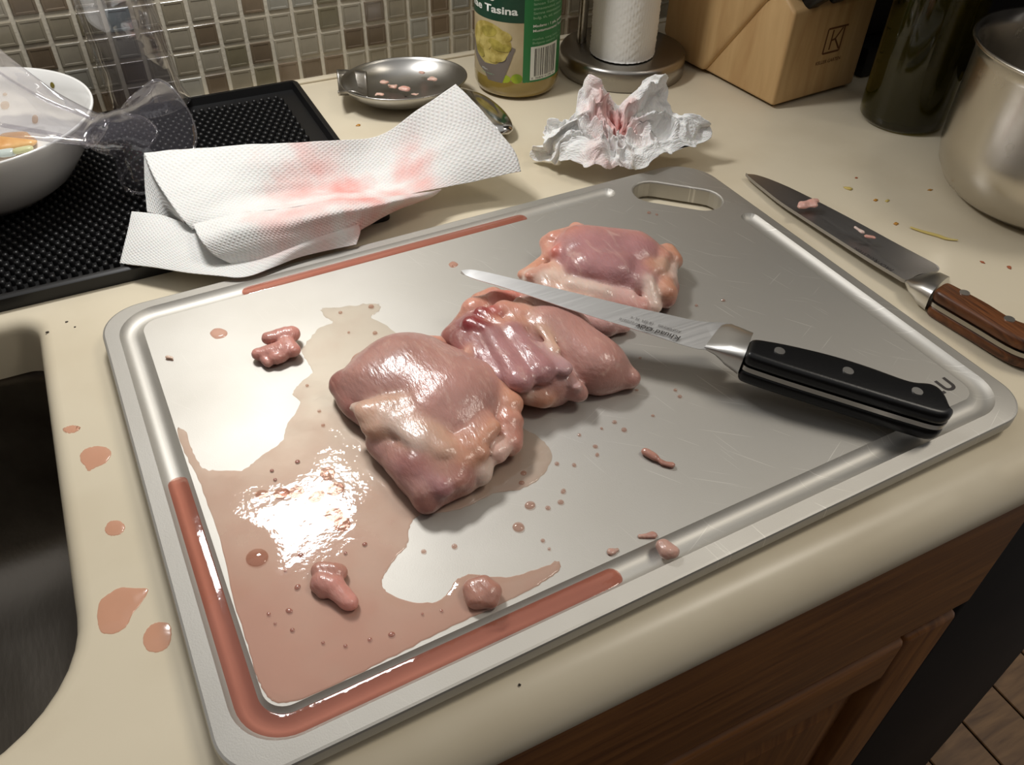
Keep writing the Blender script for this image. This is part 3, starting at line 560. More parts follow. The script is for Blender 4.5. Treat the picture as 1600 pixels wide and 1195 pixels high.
T3 = [L_(915, 408, 985, 412, 23, 22, 8, .85, MUV), L_(905, 380, 990, 386, 13, 12, 16, .8, (198, 136, 122), 2.0), L_(955, 438, 1000, 440, 14, 13, 11, .8, MUV, 2.5), L_(920, 415, 960, 420, 14, 14, 17, .7, MUV, 2),
      L_(866, 373, 905, 360, 5.5, 5, 16, .85, SAL, 1.0), L_(900, 358, 908, 366, 5, 5, 14, .85, SAL, .8), L_(858, 380, 864, 400, 6, 6, 12, .85, SAL, 1.2), L_(870, 392, 880, 385, 4, 4, 18, .8, PK_, 1), L_(818, 429, 872, 398, 4, 6, 8, .8, PEA, 1.2), L_(826, 430, 850, 418, 3, 3, 13, .7, SAL, .8), L_(835, 434, 895, 444, 7, 7, 9, .75, WHI, 1.2), L_(866, 418, 900, 442, 5, 5, 12, .6, FAT, 2), L_(895, 442, 945, 456, 5, 5, 14, .7, WHI, .8), L_(945, 456, 985, 462, 5, 4, 13, .7, (216, 178, 170), .8), L_(860, 452, 930, 478, 9, 10, 6, .8, FAT, 2),
      L_(940, 470, 1000, 480, 9, 7, 8, .8, (196, 146, 136), 1.5), L_(1022, 396, 1034, 404, 6.5, 6.5, 16, .85, SAL, .8), L_(1042, 394, 1050, 408, 6.5, 6.5, 12, .9, PEA, .6), L_(1034, 412, 1030, 422, 4.5, 4.5, 17, .85, FAT, .7), L_(1047, 418, 1046, 436, 5, 5, 12, .9, WHI, .6), L_(1030, 430, 1040, 456, 7, 7, 11, .85, PEA, 1), L_(1044, 448, 1040, 468, 7, 6, 7, .85, DRK, 1.2),
      L_(1012, 438, 1021, 478, 4, 5.5, 17, .85, WHI, .7, 8), L_(1022, 478, 1012, 488, 5, 4, 6, .85, (224, 180, 166), .8), L_(1000, 396, 1018, 424, 6, 6, 17, .75, PEA, 1), L_(850, 476, 945, 508, 8, 8, 5, .8, (198, 156, 150), 2), L_(945, 508, 975, 510, 6, 4, 4, .8, (206, 166, 158), 1.5)]
t3 = flesh('chicken_thigh', T3, M['flesh'], .0014, ZB+.0002, seed=8)
tag(t3, 'raw chicken thigh farthest back, behind the black handled knife blade', 'chicken thigh', 'raw chicken thighs')
# scraps of meat and fat
def scrap(lob, label, z=None, h=.0007, cat='meat scrap', grp='scraps of meat'):
    o = flesh('meat_scrap', lob, M['flesh'], h, z, amp=.0006, ns=420, seed=int(abs(lob[0][0][0])*9999)); return tag(o, label, cat, grp)
PK = (212, 150, 138); TAN = (186, 136, 120)
zf = ZB+.0002
scrap([L_(420, 528, 455, 522, 4, 5, 6, .8, PK), L_(405, 552, 440, 548, 4, 6, 4, .8, PK, 1), L_(430, 560, 448, 550, 4, 4, 4, .8, PK, 1), L_(447, 535, 458, 548, 4, 4, 5, .9, PK, 1), L_(416, 562, 420, 566, 3, 3, 3, .9, PK, 1)], 'lumpy bright pink scrap of fat on the left of the board', zf)
scrap([L_(500, 892, 525, 895, 4, 4.5, 3, .8, TAN), L_(503, 910, 520, 915, 5, 5, 3, .8, PK, 1), L_(523, 918, 545, 940, 4.5, 4, 3, .8, PK, 1), L_(497, 915, 505, 925, 3, 3, 2, .8, TAN, 1)], 'twisted pink scrap lying in the puddle', zf)
scrap([L_(741, 920, 748, 934, 5, 5, 3, .8, TAN), L_(755, 915, 766, 925, 4.5, 5, 4, .8, TAN, 1), L_(760, 935, 766, 937, 4, 4, 3, .8, TAN, 1)], 'round tan scrap at the front edge of the puddle', zf)
scrap([L_(1008, 706, 1022, 714, 2.4, 2.4, 1.5, .8, TAN), L_(1022, 714, 1036, 724, 1.4, 1.2, 1, .8, TAN, 1), L_(1036, 724, 1050, 727, 1.2, 1.8, 1, .8, TAN, 1)], 'thin brown strip of meat on the bare board front', zf)
scrap([L_(1036, 853, 1042, 862, 3.2, 3.4, 2, .9, (200, 160, 146)), L_(1046, 858, 1052, 862, 2.4, 2.4, 2, .9, (200, 160, 146), 1)], 'pale lump of fat hanging over the front groove', ZB-.003)
scrap([L_(261, 558, 269, 560, 1.4, 1.2, .8, .8, (220, 190, 170))], 'tiny pale crumb of fat near the left groove', zf)
scrap([L_(1000, 838, 1020, 836, 2, 2, .3, .5, (196, 152, 138)), L_(955, 862, 965, 858, 2, 2, .3, .5, (196, 160, 146), .5)], 'flat wet shred of meat near the front groove', zf)
scrap([L_(1254, 320, 1275, 314, 3, 2.4, 3, .8, (226, 176, 162), 1, None, .010), L_(1250, 324, 1272, 322, 2.4, 2.6, 2, .8, (226, 180, 168), 1, None, .010)], 'pink sliver of fat on the chef knife blade near its tip', .012)
scrap([L_(1336, 356, 1346, 363, 1.6, 2, .8, .7, (232, 205, 196), 1, None, .013)], 'white flake of fat in the middle of the chef knife blade', .0135)
scrap([L_(1354, 370, 1364, 372, 1.8, 2, .8, .7, (214, 160, 146), 1, None, .013)], 'pinkish flake of fat on the blade nearest the chef knife handle', .0135)

# ------------------------------------------------------------------ knives
class Frame:                               # local frame of a knife: x to the tip, z out of the upper flat
    def __init__(s, o, tip, roll=0.0):
        s.o = Vector(o); X = (Vector(tip)-s.o).normalized(); Z = (Vector((0, 0, 1))-X*X.z).normalized(); Z = Matrix.Rotation(roll, 3, X) @ Z; Y = Z.cross(X)
        s.M = Matrix.Translation(s.o) @ Matrix((X, Y, Z)).transposed().to_4x4(); s.I = s.M.inverted(); s.X, s.Y, s.Z = X, Y, Z
    def loc(s, u, v, z=0.):
        d = Vector(ray(u, v)); c = Vector((0, 0, CH)); p0 = s.o+s.Z*z; t = (p0-c).dot(s.Z)/d.dot(s.Z); q = s.I @ (c+d*t); return (q.x, q.y)
def blade(name, F, outline, edge_side, th, matl, parent, edge_set):
    """outline px -> blade with a thin ground edge: vertices in edge_set sit on the centre plane"""
    pts = [F.loc(u, v) for u, v in outline]; n = len(pts); cx = sum(p[0] for p in pts)/n
    bm = bmesh.new(); up, dn = [], []
    for i, (x, y) in enumerate(pts):
        t = .00015 if i in edge_set else th
        up.append(bm.verts.new((x, y, t))); dn.append(bm.verts.new((x, y, -t)))
    bm.faces.new(up); bm.faces.new(dn[::-1])
    for i in range(n): j = (i+1) % n; bm.faces.new((up[i], dn[i], dn[j], up[j]))
    bmesh.ops.triangulate(bm, faces=[f for f in bm.faces if len(f.verts) > 4]); bmesh.ops.transform(bm, matrix=F.M, verts=bm.verts)
    return fromb(name, bm, matl, parent, True, 25)
def densify(P, n): return [tuple(p) for p in catmull(P, n)]
def rivet(F, u, v, z, r, parent):
    x, y = F.loc(u, v, z); bm = bmesh.new(); bmesh.ops.create_cone(bm, cap_ends=True, segments=20, radius1=r, radius2=r*.93, depth=.0012, matrix=F.M @ Matrix.Translation((x, y, z)))
    return fromb('rivet', bm, M['satin'], parent, True, 40)
# black handled boning knife resting on the meat
F1 = Frame(pp(1480, 652, .0268), pp(720, 425, .0465))
k1 = empty('boning_knife', pp(1480, 652, ZB)); tag(k1, 'narrow knife with black riveted handle resting on the meat', 'knife')
sp = densify([(720, 425), (735, 423.5), (762, 428), (800, 437), (840, 446), (890, 458), (940, 470), (990, 482), (1040, 493), (1075, 501), (1100, 505), (1125, 506), (1142, 508), (1150, 514)], 40)
eg = densify([(1150, 545), (1128, 542), (1112, 544), (1100, 546), (1085, 544), (1060, 537), (1030, 527), (980, 511), (930, 496), (880, 480), (830, 463), (780, 447), (745, 437), (727, 430)], 40)
blade('blade', F1, sp+eg, 1, .0011, M['blade'], k1, set(range(44, 80)))
# bolster: swells from blade thickness to the handle
def swell(name, F, secs, parent, matl):     # secs: (upper px, lower px, half thickness)
    bm = bmesh.new(); rings = []
    for (a, b, h) in secs:
        p = np.array(F.loc(*a, 0)); q = np.array(F.loc(*b, 0)); c = (p+q)/2; e = (q-p)/2; ring = []
        for i in range(24):
            t = 2*math.pi*i/24; ct, st = math.cos(t), math.sin(t); k = (abs(ct)**4+abs(st)**4)**-.25
            w_ = c+e*ct*k; ring.append(bm.verts.new((w_[0], w_[1], h*st*k)))
        rings.append(ring)
    strips(bm, rings); bm.faces.new(rings[0]); bm.faces.new(rings[-1][::-1]); bmesh.ops.transform(bm, matrix=F.M, verts=bm.verts); return fromb(name, bm, matl, parent, True, 50)
swell('bolster', F1, [((1128, 507), (1100, 544), .0011), ((1142, 509), (1118, 551), .0032), ((1152, 519), (1134, 561), .0062), ((1172, 533), (1157, 572), .0086)], k1, M['satin'])
def scale_part(F, up, lo, z0, z1, name, parent, matl, zu, zl, bev):
    pts = [F.loc(u, v, zu) for u, v in densify(up, 26)]+[F.loc(u, v, zl) for u, v in densify(lo, 16)]
    return prism(name, pts, z0, z1, matl, parent, bev, F.M)
up1 = [(1172, 528), (1220, 536), (1290, 552), (1350, 570), (1400, 588), (1428, 597), (1450, 597), (1468, 605), (1480, 620), (1486, 640)]
lo1 = [(1484, 655), (1478, 664), (1466, 668), (1430, 658), (1390, 646), (1300, 618), (1220, 593), (1158, 572)]
scale_part(F1, up1, lo1, .0014, .0098, 'handle_scale', k1, M['black'], .0085, .0014, .0032)
scale_part(F1, up1, lo1, -.0098, -.0014, 'handle_scale', k1, M['black'], .0085, .0014, .0032)
scale_part(F1, up1, lo1, -.0014, .0014, 'tang', k1, M['brushed'], .0085, .0010, 0)
for u, v in ((1218, 549), (1325, 580), (1433, 612)): rivet(F1, u, v, .0096, .0029, k1)
def etch(F, u, v, z, ang, body, size, parent, matl, bold=0., shear=0.):
    x, y = F.loc(u, v, z); text_mesh(body, size, F.M @ Matrix.Translation((x, y, z)) @ Matrix.Rotation(ang, 4, 'Z'), 'etched_lettering', matl, parent, bold, 'LEFT', shear)
etch(F1, 1065, 526, .00125, 0, 'Khuad\u00b7G\u00f6v', .0052, k1, M['ink'], .00005, .25)
etch(F1, 1022, 512, .00125, 0, 'leraponrecoare', .0030, k1, M['ink2'], .0, .2)
etch(F1, 1065, 517, .00125, 0, 'AGMIRING   18 0M  N  x', .0026, k1, M['ink2'], .0, .0)
# wooden handled chef knife on the counter
F2 = Frame(Vector((.4545, .160, .0115)), pp(1165, 272, .004))
k2 = empty('chef_knife', (.4545, .19, 0)); tag(k2, 'wide chef knife with brown wooden handle on the counter beside the board', 'knife')
ed2 = densify([(1165, 272), (1180, 273), (1205, 281), (1240, 296), (1290, 321), (1345, 350), (1400, 380), (1440, 401), (1462, 413), (1468, 420), (1463, 426)], 34)
sp2 = densify([(1448, 428), (1432, 432), (1416, 440), (1395, 429), (1350, 402), (1300, 370), (1255, 341), (1220, 318), (1193, 297), (1177, 284), (1169, 277)], 34)
blade('blade', F2, ed2+sp2, 1, .0012, M['blade_dark'], k2, set(range(1, 32)))
swell('bolster', F2, [((1447, 428), (1414, 441), .0014), ((1454, 431), (1421, 452), .0042), ((1466, 437), (1434, 462), .0078), ((1480, 445), (1449, 472), .0085)], k2, M['satin'])
upr = [F2.loc(1478, 440, .008), F2.loc(1540, 473, .008), F2.loc(1600, 506, .008), (.02, -.013), (.0, -.016), (-.012, -.010)]
lor = [(-.014, .004), (-.006, .015), (.015, .0155), F2.loc(1590, 556, -.001), F2.loc(1520, 516, -.001), F2.loc(1449, 474, -.001)]
hp = [tuple(p) for p in catmull(upr, 24)]+[tuple(p) for p in catmull(lor, 24)]
prism('handle_scale', hp, .0014, .0095, M['pakka'], k2, .003, F2.M)
prism('handle_scale', hp, -.0095, -.0014, M['pakka'], k2, .003, F2.M)
prism('tang', hp, -.0014, .0014, M['brushed'], k2, 0, F2.M)
for u, v in ((1507, 458), (1577, 499)): rivet(F2, u, v, .0093, .0032, k2)
etch(F2, 1398, 422, .00135, 0, 'FAOI\u00b7R', .0046, k2, M['ink'], .00003, .25)
etch(F2, 1372, 406, .00135, 0, 'EKHLSTEIN', .0036, k2, M['ink'], 0, .0)

# ------------------------------------------------------------------ paper towels
def paper_mat(name, blobs, frame, base=(226, 225, 222)):
    """embossed white tissue; blobs = (x, y, r, strength) of pink stains in world coordinates"""
    m = mat(name, base, .9, sss=(.1, .0015)); N, L, b = nodes(m)
    tc = N.new('ShaderNodeTexCoord'); sp_ = N.new('ShaderNodeMapping'); L(tc.outputs['UV'] if frame == 'uv' else tc.outputs['Object'], sp_.inputs[0])
    nz = N.new('ShaderNodeTexNoise'); nz.inputs['Scale'].default_value = 60; nz.inputs['Detail'].default_value = 5; L(tc.outputs['Object'], nz.inputs[0])
    acc = None
    for (x, y, r, s) in blobs:
        vm = N.new('ShaderNodeVectorMath'); vm.operation = 'MULTIPLY'; L(tc.outputs['Object'], vm.inputs[0]); vm.inputs[1].default_value = (1, 1, 0)
        ds = N.new('ShaderNodeVectorMath'); ds.operation = 'DISTANCE'; L(vm.outputs[0], ds.inputs[0]); ds.inputs[1].default_value = (x, y, 0)
        ad = N.new('ShaderNodeMath'); ad.operation = 'MULTIPLY_ADD'; L(nz.outputs[0], ad.inputs[0]); ad.inputs[1].default_value = r*1.5; L(ds.outputs['Value'], ad.inputs[2])
        mr = N.new('ShaderNodeMapRange'); mr.inputs[1].default_value = r*1.75; mr.inputs[2].default_value = r*.55; mr.inputs[3].default_value = 0; mr.inputs[4].default_value = s; mr.interpolation_type = 'SMOOTHSTEP'; L(ad.outputs[0], mr.inputs[0])
        if acc is None: acc = mr.outputs[0]
        else: mx = N.new('ShaderNodeMath'); mx.operation = 'MAXIMUM'; L(acc, mx.inputs[0]); L(mr.outputs[0], mx.inputs[1]); acc = mx.outputs[0]
    x = N.new('ShaderNodeMix'); x.data_type = 'RGBA'; x.inputs[6].default_value = lin(*base); x.inputs[7].default_value = lin(228, 132, 122); L(acc, x.inputs[0]); L(x.outputs[2], b.inputs['Base Color'])
    # quilted embossing
    wv = []
    for rot in (.5, -.6):
        mp = N.new('ShaderNodeMapping'); mp.inputs['Rotation'].default_value = (0, 0, rot); L(tc.outputs['UV'], mp.inputs[0])
        q = N.new('ShaderNodeTexWave'); q.inputs['Scale'].default_value = 14; q.inputs['Distortion'].default_value = .6; L(mp.outputs[0], q.inputs[0]); wv.append(q)
    mu = N.new('ShaderNodeMath'); mu.operation = 'MULTIPLY'; L(wv[0].outputs['Fac'], mu.inputs[0]); L(wv[1].outputs['Fac'], mu.inputs[1])
    bp = N.new('ShaderNodeBump'); bp.inputs['Strength'].default_value = .35; bp.inputs['Distance'].default_value = .0012; L(mu.outputs[0], bp.inputs['Height']); L(bp.outputs[0], b.inputs['Normal'])
    return m
def uv_grid(o, nu, nv, su, sv):
    uv = o.data.uv_layers.new(name='UVMap'); co = [0.]*(2*len(o.data.loops))
    for i, l in enumerate(o.data.loops): co[2*i] = (l.vertex_index % nu)/nu*su; co[2*i+1] = (l.vertex_index//nu)/nv*sv
    uv.data.foreach_set('uv', co)
def sheet(name, ctrl, matl, parent, nu=90, nv=60, wr=.0006, seed=0, su=1.6, sv=.8, rag=0):
    C = [[tuple(pp(u, v, z)) for (u, v, z) in row] for row in ctrl]; G = gridpts(C, nu, nv)
    f = G.reshape(-1, 3); G = (f+np.stack([0*f[:, 0], 0*f[:, 0], wr*vnoise(f, 110, seed)+.5*wr*vnoise(f, 330, seed+1)], 1)).reshape(G.shape)
    o = gridmesh(name, G, matl, parent, .0004); uv_grid(o, nu, nv, su, sv); return o
def spx(u, v, z, r, s): p = pp(u, v, z); return (p.x, p.y, r*1.28, s*.9)
M['towel'] = paper_mat('stained_paper_towel', [spx(470, 285, .03, .030, .6), spx(530, 285, .026, .026, .9), spx(470, 245, .03, .014, .55), spx(500, 262, .03, .022, .6), spx(640, 255, .03, .020, .7), spx(655, 275, .03, .020, .6), spx(640, 235, .03, .012, .4), spx(560, 318, .03, .030, .85), spx(470, 345, .03, .030, .55), spx(620, 312, .02, .022, .6), spx(440, 365, .028, .022, .5), spx(500, 390, .015, .020, .45)], 'obj')
tw = empty('paper_towel', pp(480, 330, .01)); tag(tw, 'folded paper towel with pink stains lying behind the board', 'paper towel', 'used paper towels')
top = [[(225, 240, .042), (320, 231, .044), (420, 225, .044), (520, 219, .040), (592, 212, .036), (652, 172, .052), (712, 132, .066)],
       [(238, 272, .038), (330, 262, .039), (420, 255, .038), (520, 248, .031), (602, 238, .028), (680, 205, .042), (748, 168, .056)],
       [(258, 305, .034), (345, 293, .034), (430, 286, .029), (520, 279, .023), (606, 265, .022), (690, 236, .034), (778, 203, .045)],
       [(282, 338, .029), (362, 316, .029), (440, 308, .024), (524, 298, .022), (612, 290, .020), (702, 268, .026), (805, 238, .034)],
       [(300, 358, .023), (372, 334, .030), (448, 326, .033), (526, 314, .034), (614, 308, .026), (708, 290, .020), (814, 268, .024)]]
sheet('top_layer', top, M['towel'], tw, 110, 70, .0008, 2)
front = [[(301, 350, .026), (372, 333, .031), (448, 325, .034), (526, 313, .035), (614, 307, .027), (690, 295, .021)],
         [(312, 372, .030), (385, 350, .036), (455, 344, .037), (530, 330, .037), (612, 316, .028), (680, 304, .018)],
         [(332, 396, .024), (398, 375, .030), (468, 364, .030), (535, 348, .028), (610, 326, .020), (668, 310, .013)],
         [(366, 414, .016), (425, 405, .018), (490, 390, .018), (545, 368, .017), (600, 338, .013), (650, 318, .010)]]
sheet('front_fold', front, M['towel'], tw, 90, 40, .0011, 5, 1.4, .5)
low = [[(206, 331, .026), (250, 335, .024), (310, 352, .022), (400, 352, .020), (490, 350, .018), (556, 345, .016)],
       [(200, 360, .020), (250, 368, .020), (315, 385, .018), (400, 388, .020), (490, 366, .024), (560, 352, .022)],
       [(193, 388, .015), (255, 398, .016), (325, 412, .016), (400, 410, .018), (492, 376, .024), (563, 362, .020)],
       [(187, 411, .011), (260, 421, .013), (340, 431, .016), (392, 431, .0165), (475, 400, .0165), (557, 382, .016)]]
sheet('lower_layer', low, M['towel'], tw, 80, 50, .0007, 9, 1.2, .7)
side = [[(225, 241, .041), (240, 268, .037), (260, 305, .033), (284, 340, .028)], [(226, 285, .030), (245, 300, .030), (262, 325, .026), (290, 350, .022)], [(230, 332, .020), (246, 336, .020), (272, 345, .018), (300, 360, .016)]]
sheet('side_fold', side, M['towel'], tw, 30, 30, .0005, 4, .4, .4)
# crumpled towel
M['crumple'] = paper_mat('pink_crumpled_towel', [spx(958, 212, .02, .020, .8), spx(940, 180, .035, .016, .6), spx(985, 195, .035, .016, .6), spx(930, 225, .03, .012, .4), spx(955, 255, .02, .014, .55)], 'obj', (243, 242, 240))
def crumple():
    ctr = np.array(pp(958, 222, .02)); nr, na = 90, 320
    rim = [(1034, 116, .062), (1042, 132, .046), (1050, 165, .036), (1075, 182, .036), (1103, 188, .034), (1109, 205, .026), (1085, 236, .014), (1040, 250, .014), (1006, 262, .016), (985, 274, .006), (966, 266, .012), (950, 278, .004), (925, 270, .010), (903, 278, .004), (868, 264, .005), (862, 250, .012), (838, 248, .005), (836, 228, .016), (856, 216, .026), (846, 200, .022), (858, 182, .034), (884, 188, .030), (900, 170, .038), (908, 144, .048), (926, 133, .054), (946, 142, .046), (958, 165, .036), (985, 160, .038), (1004, 132, .050)]
    R = closed_curve([tuple(pp(u, v, z)) for u, v, z in rim], na); ang = np.linspace(0, 2*math.pi, na, endpoint=False); P = np.zeros((nr, na, 3))
    for i in range(nr):
        f = i/(nr-1); sh = int(round(14*math.sin(f*5.0)*(1-f)+6*math.sin(f*11+1)*(1-f))); RR = np.roll(R, sh, 0); A = ctr+(RR-ctr)*(f**.85)
        folds = np.abs(np.sin(ang*5.5+1.8*np.sin(ang*2+f*4)+f*3.0))*1.0+np.abs(np.sin(ang*9-1.5*np.sin(3*ang)-f*6+1))*.6
        A[:, 2] = .016*(1-f)+RR[:, 2]*f**1.5+.024*math.sin(math.pi*min(1, f*1.05))**1.1*(1.05-.55*folds)*(1.12-f*.8); P[i] = A
    f = P.reshape(-1, 3); rr = np.repeat(np.linspace(0, 1, nr), na)
    for u, v, z, r, h in ((905, 225, .028, .013, .012), (1015, 228, .026, .015, .013), (900, 258, .012, .012, .009), (1000, 175, .038, .014, .010), (1065, 215, .026, .014, .010), (935, 165, .04, .012, .010), (975, 250, .015, .010, .010), (880, 205, .03, .010, .008), (940, 245, .02, .009, .009)):
        c = np.array(pp(u, v, z)); d = np.linalg.norm((f-c)[:, :2], axis=1); k = np.exp(-(d/r)**2); f[:, 2] += h*k; f[:, :2] += ((f-c)[:, :2])*k[:, None]*.35
    rid = lambda s, sd: 1-np.abs(vnoise(f, s, sd))*4.4
    e = np.clip(1.2-rr, .3, 1)
    dz = (.0050*rid(105, 3)+.0030*rid(240, 4)+.0012*rid(520, 5))*e; dx = .0050*vnoise(f, 150, 6)+.0030*rid(300, 16)*.5; dy = .0050*vnoise(f, 150, 7)+.0030*rid(300, 17)*.5
    f = f+np.stack([dx, dy, dz], 1); f[:, 2] = np.maximum(f[:, 2]-.002, .0012)
    fs = [(i*na+j, i*na+(j+1) % na, (i+1)*na+(j+1) % na, (i+1)*na+j) for i in range(nr-1) for j in range(na)]
    o = mk('paper_towel', f, fs, M['crumple']); m = o.modifiers.new('thickness', 'SOLIDIFY'); m.thickness = .0004; uv_grid(o, na, nr, 4.0, 1.2); return o
tag(crumple(), 'crumpled paper towel with a pink centre beside the steel holder', 'paper towel', 'used paper towels')

# ------------------------------------------------------------------ rubber drying mat
def mat_obj():
    root = empty('drying_mat', (-.05, .6, 0)); tag(root, 'black rubber drying mat with rows of small nubs', 'mat')
    x0, x1, y0, y1 = -.46, .157, .487, .725
    bm = bmesh.new(); o_ = np.array(rrect(x0, x1, y0, y1, .006, 5))
    rs = [vring(bm, o_, .0003), vring(bm, o_, .0085), vring(bm, offset_loop(o_, -.0015), .0095), vring(bm, offset_loop(o_, -.0045), .0095), vring(bm, offset_loop(o_, -.006), .0032)]
    strips(bm, rs); bm.faces.new(rs[0]); bm.faces.new(rs[-1]); fromb('tray', bm, M['rubber'], root, True, 35)
    vs, fs = [], []; p = .0062; k = 0; ny = int((y1-y0-.03)/p); nx = int((x1-x0-.03)/p)
    for j in range(ny):
        for i in range(nx):
            cx = x0+.016+(i+.5*(j % 2))*p; cy = y0+.016+j*p
            if cx < -.21: continue
            b = len(vs)
            for r, z in ((.0021, .003), (.0019, .0066), (.0012, .0076)):
                for t in range(8): vs.append((cx+r*math.cos(t*math.pi/4), cy+r*math.sin(t*math.pi/4), z))
            for a in (0, 8):
                for t in range(8): fs.append((b+a+t, b+a+(t+1) % 8, b+a+8+(t+1) % 8, b+a+8+t))
            fs.append(tuple(b+16+t for t in range(8)))
    n = mk('nubs', vs, fs, M['rubber'], root, True); n['kind'] = 'stuff'
mat_obj()

# ------------------------------------------------------------------ white bowl with leftovers
bw = empty('bowl', (-.086, .628, .008)); tag(bw, 'white ceramic bowl with food leftovers at the left edge', 'bowl')
prof = [(0, .010), (.038, .010), (.040, .008), (.044, .008), (.046, .011), (.060, .022), (.071, .038), (.0775, .054), (.0795, .060), (.0810, .0615), (.0815, .0605), (.0800, .0625), (.0775, .0605), (.0745, .052), (.067, .036), (.055, .022), (.040, .0145), (0, .0135)]
prof = [(.0, .0085), (.040, .0085), (.043, .0095), (.057, .020), (.069, .036), (.0765, .053), (.0805, .0615), (.0800, .0628), (.0785, .0622), (.0745, .053), (.067, .037), (.055, .022), (.040, .0140), (0, .0130)]
lathe('bowl_body', prof, (-.086, .628), M['white'], bw, 96)
M['stew'] = mat('creamy_leftovers', (222, 178, 120), .25, var=(60, (206, 150, 92), .4, .65), coat=.4)
M['stew2'] = mat('pale_green_leftovers', (196, 196, 150), .25, coat=.4); M['stew3'] = mat('pale_blue_leftovers', (196, 206, 200), .25, coat=.4)
def leftovers(lob, label, mt):
    o = flesh('food_leftover', lob, mt, .0016, None, amp=.0004, ns=300, seed=4); return tag(o, label, 'food', 'leftovers in the bowl')
leftovers([L_(0, 228, 45, 222, 7, 6, 0, .5, PK, 3, None, .022), L_(10, 216, 35, 212, 6, 5, 3, .6, PK, 3, None, .022), L_(-40, 232, 0, 228, 10, 8, 0, .5, PK, 3, None, .022)], 'creamy orange leftovers in the bottom of the bowl', M['stew'])
leftovers([L_(2, 240, 18, 238, 4, 4, 0, .7, PK, 2, None, .0225)], 'pale bluish lump among the leftovers in the bowl', M['stew3'])
leftovers([L_(26, 236, 46, 232, 3.5, 3, 0, .7, PK, 2, None, .0245)], 'pale green lump among the leftovers in the bowl', M['stew2'])

def bowl_hit(u, v):                        # where a line of sight meets the inside of the bowl
    rr = [0, .040, .055, .067, .0745, .0785]; zz = [.0130, .0140, .022, .037, .053, .0622]; d = ray(u, v)
    for t in np.linspace(.6, 1.0, 2000)*(1/np.linalg.norm(d)):
        p = np.array([0, 0, CH])+d*t; r = math.hypot(p[0]+.086, p[1]-.628)
        if r < .0785 and p[2] <= np.interp(r, rr, zz)+.0003: return p
    return None
def smear(u, v, w_, h_, mt, label, n=14):
    pts = []; c = bowl_hit(u, v)
    for i in range(n):
        a = 2*math.pi*i/n; k = 1+.2*math.sin(2*a+u); q = bowl_hit(u+w_*k*math.cos(a), v+h_*k*math.sin(a)); pts.append(q if q is not None else c)
    V = [c]+pts; V = [np.array(q)+np.array([0, -.0003, .0005]) for q in V]; V[0] = V[0]+np.array([0, -.0004, .0005])
    return tag(mk('food_smear', V, [(0, 1+i, 1+(i+1) % n) for i in range(n)], mt), label, 'food', 'leftovers in the bowl')
M['herb'] = mat('olive_herb', (112, 100, 36), .4); M['sauce'] = glassy('thin_sauce_smear', (214, 176, 140), .2, (.92, .82, .70, 1), .45)[0]
smear(82, 134, 3.2, 5.0, M['herb'], 'olive green herb flake on the far wall of the bowl')
smear(8, 165, 6, 8, M['sauce'], 'tan sauce smear high on the bowl wall at the frame edge'); smear(55, 187, 6, 6, M['sauce'], 'round tan sauce spot inside the bowl'); smear(8, 148, 3, 3, M['sauce'], 'small tan sauce dot high on the bowl wall')

# ------------------------------------------------------------------ clear plastic pieces
def loft(name, rings, matl, parent=None, closed=True, thick=0):
    n = len(rings[0]); vs = [p for r in rings for p in r]; fs = []
    for a in range(len(rings)-1):
        for i in range(n if closed else n-1): j = (i+1) % n; fs.append((a*n+i, a*n+j, (a+1)*n+j, (a+1)*n+i))
    o = mk(name, vs, fs, matl, parent)
    if thick: m = o.modifiers.new('thickness', 'SOLIDIFY'); m.thickness = thick; m.offset = 0
    return o
cp = empty('plastic_funnel', pp(230, 250, .009)); tag(cp, 'clear plastic funnel with a flared wavy mouth lying across the bowl', 'funnel')
def quad_ring(top, bot, ext, n=40):          # oval ring through a top and a bottom point, ext pushes it away from the lens
    a = np.array(top); b = np.array(bot); c = (a+b)/2; e = (a-b)/2; d = np.array(ext); return [tuple(c+e*math.cos(2*math.pi*i/n)+d*math.sin(2*math.pi*i/n)) for i in range(n)]
hs = [((-60, 70, .105), (-60, 185, .085), (.022, .030, .0)), ((0, 114, .092), (0, 195, .078), (.018, .026, 0)), ((60, 150, .080), (70, 207, .066), (.013, .020, 0)), ((110, 172, .071), (118, 217, .058), (.010, .016, 0)), ((148, 186, .064), (146, 221, .054), (.008, .013, 0))]
rings = [quad_ring(pp(*a), pp(*b), c) for a, b, c in hs]
R4 = np.array(rings); rings = [list(map(tuple, r)) for r in np.array([catmull(R4[:, i], 24) for i in range(40)]).transpose(1, 0, 2)]
loft('handle', rings, M['clear'], cp, True)
for q in (0, 20):
    line = np.array([r[q] for r in rings]); rg_ = [[tuple(np.array(c)+.0016*np.array([0, math.cos(a), math.sin(a)])) for a in np.linspace(0, 2*math.pi, 8, endpoint=False)] for c in line]; loft('edge_bead', rg_, M['clear'], cp)
mouth_px = [(238, 127, .062), (254, 127, .062), (272, 140, .058), (290, 165, .048), (304, 195, .036), (306, 225, .026), (285, 262, .018), (250, 292, .012), (222, 302, .011), (200, 296, .013), (190, 283, .020), (205, 255, .028), (232, 232, .036), (246, 205, .042), (225, 185, .050), (205, 180, .054), (190, 172, .056), (210, 148, .060)]
mouth = closed_curve([tuple(pp(*q)) for q in mouth_px], 40)
neck = np.array(quad_ring(pp(150, 185, .064), pp(147, 222, .053), (.008, .013, 0)))
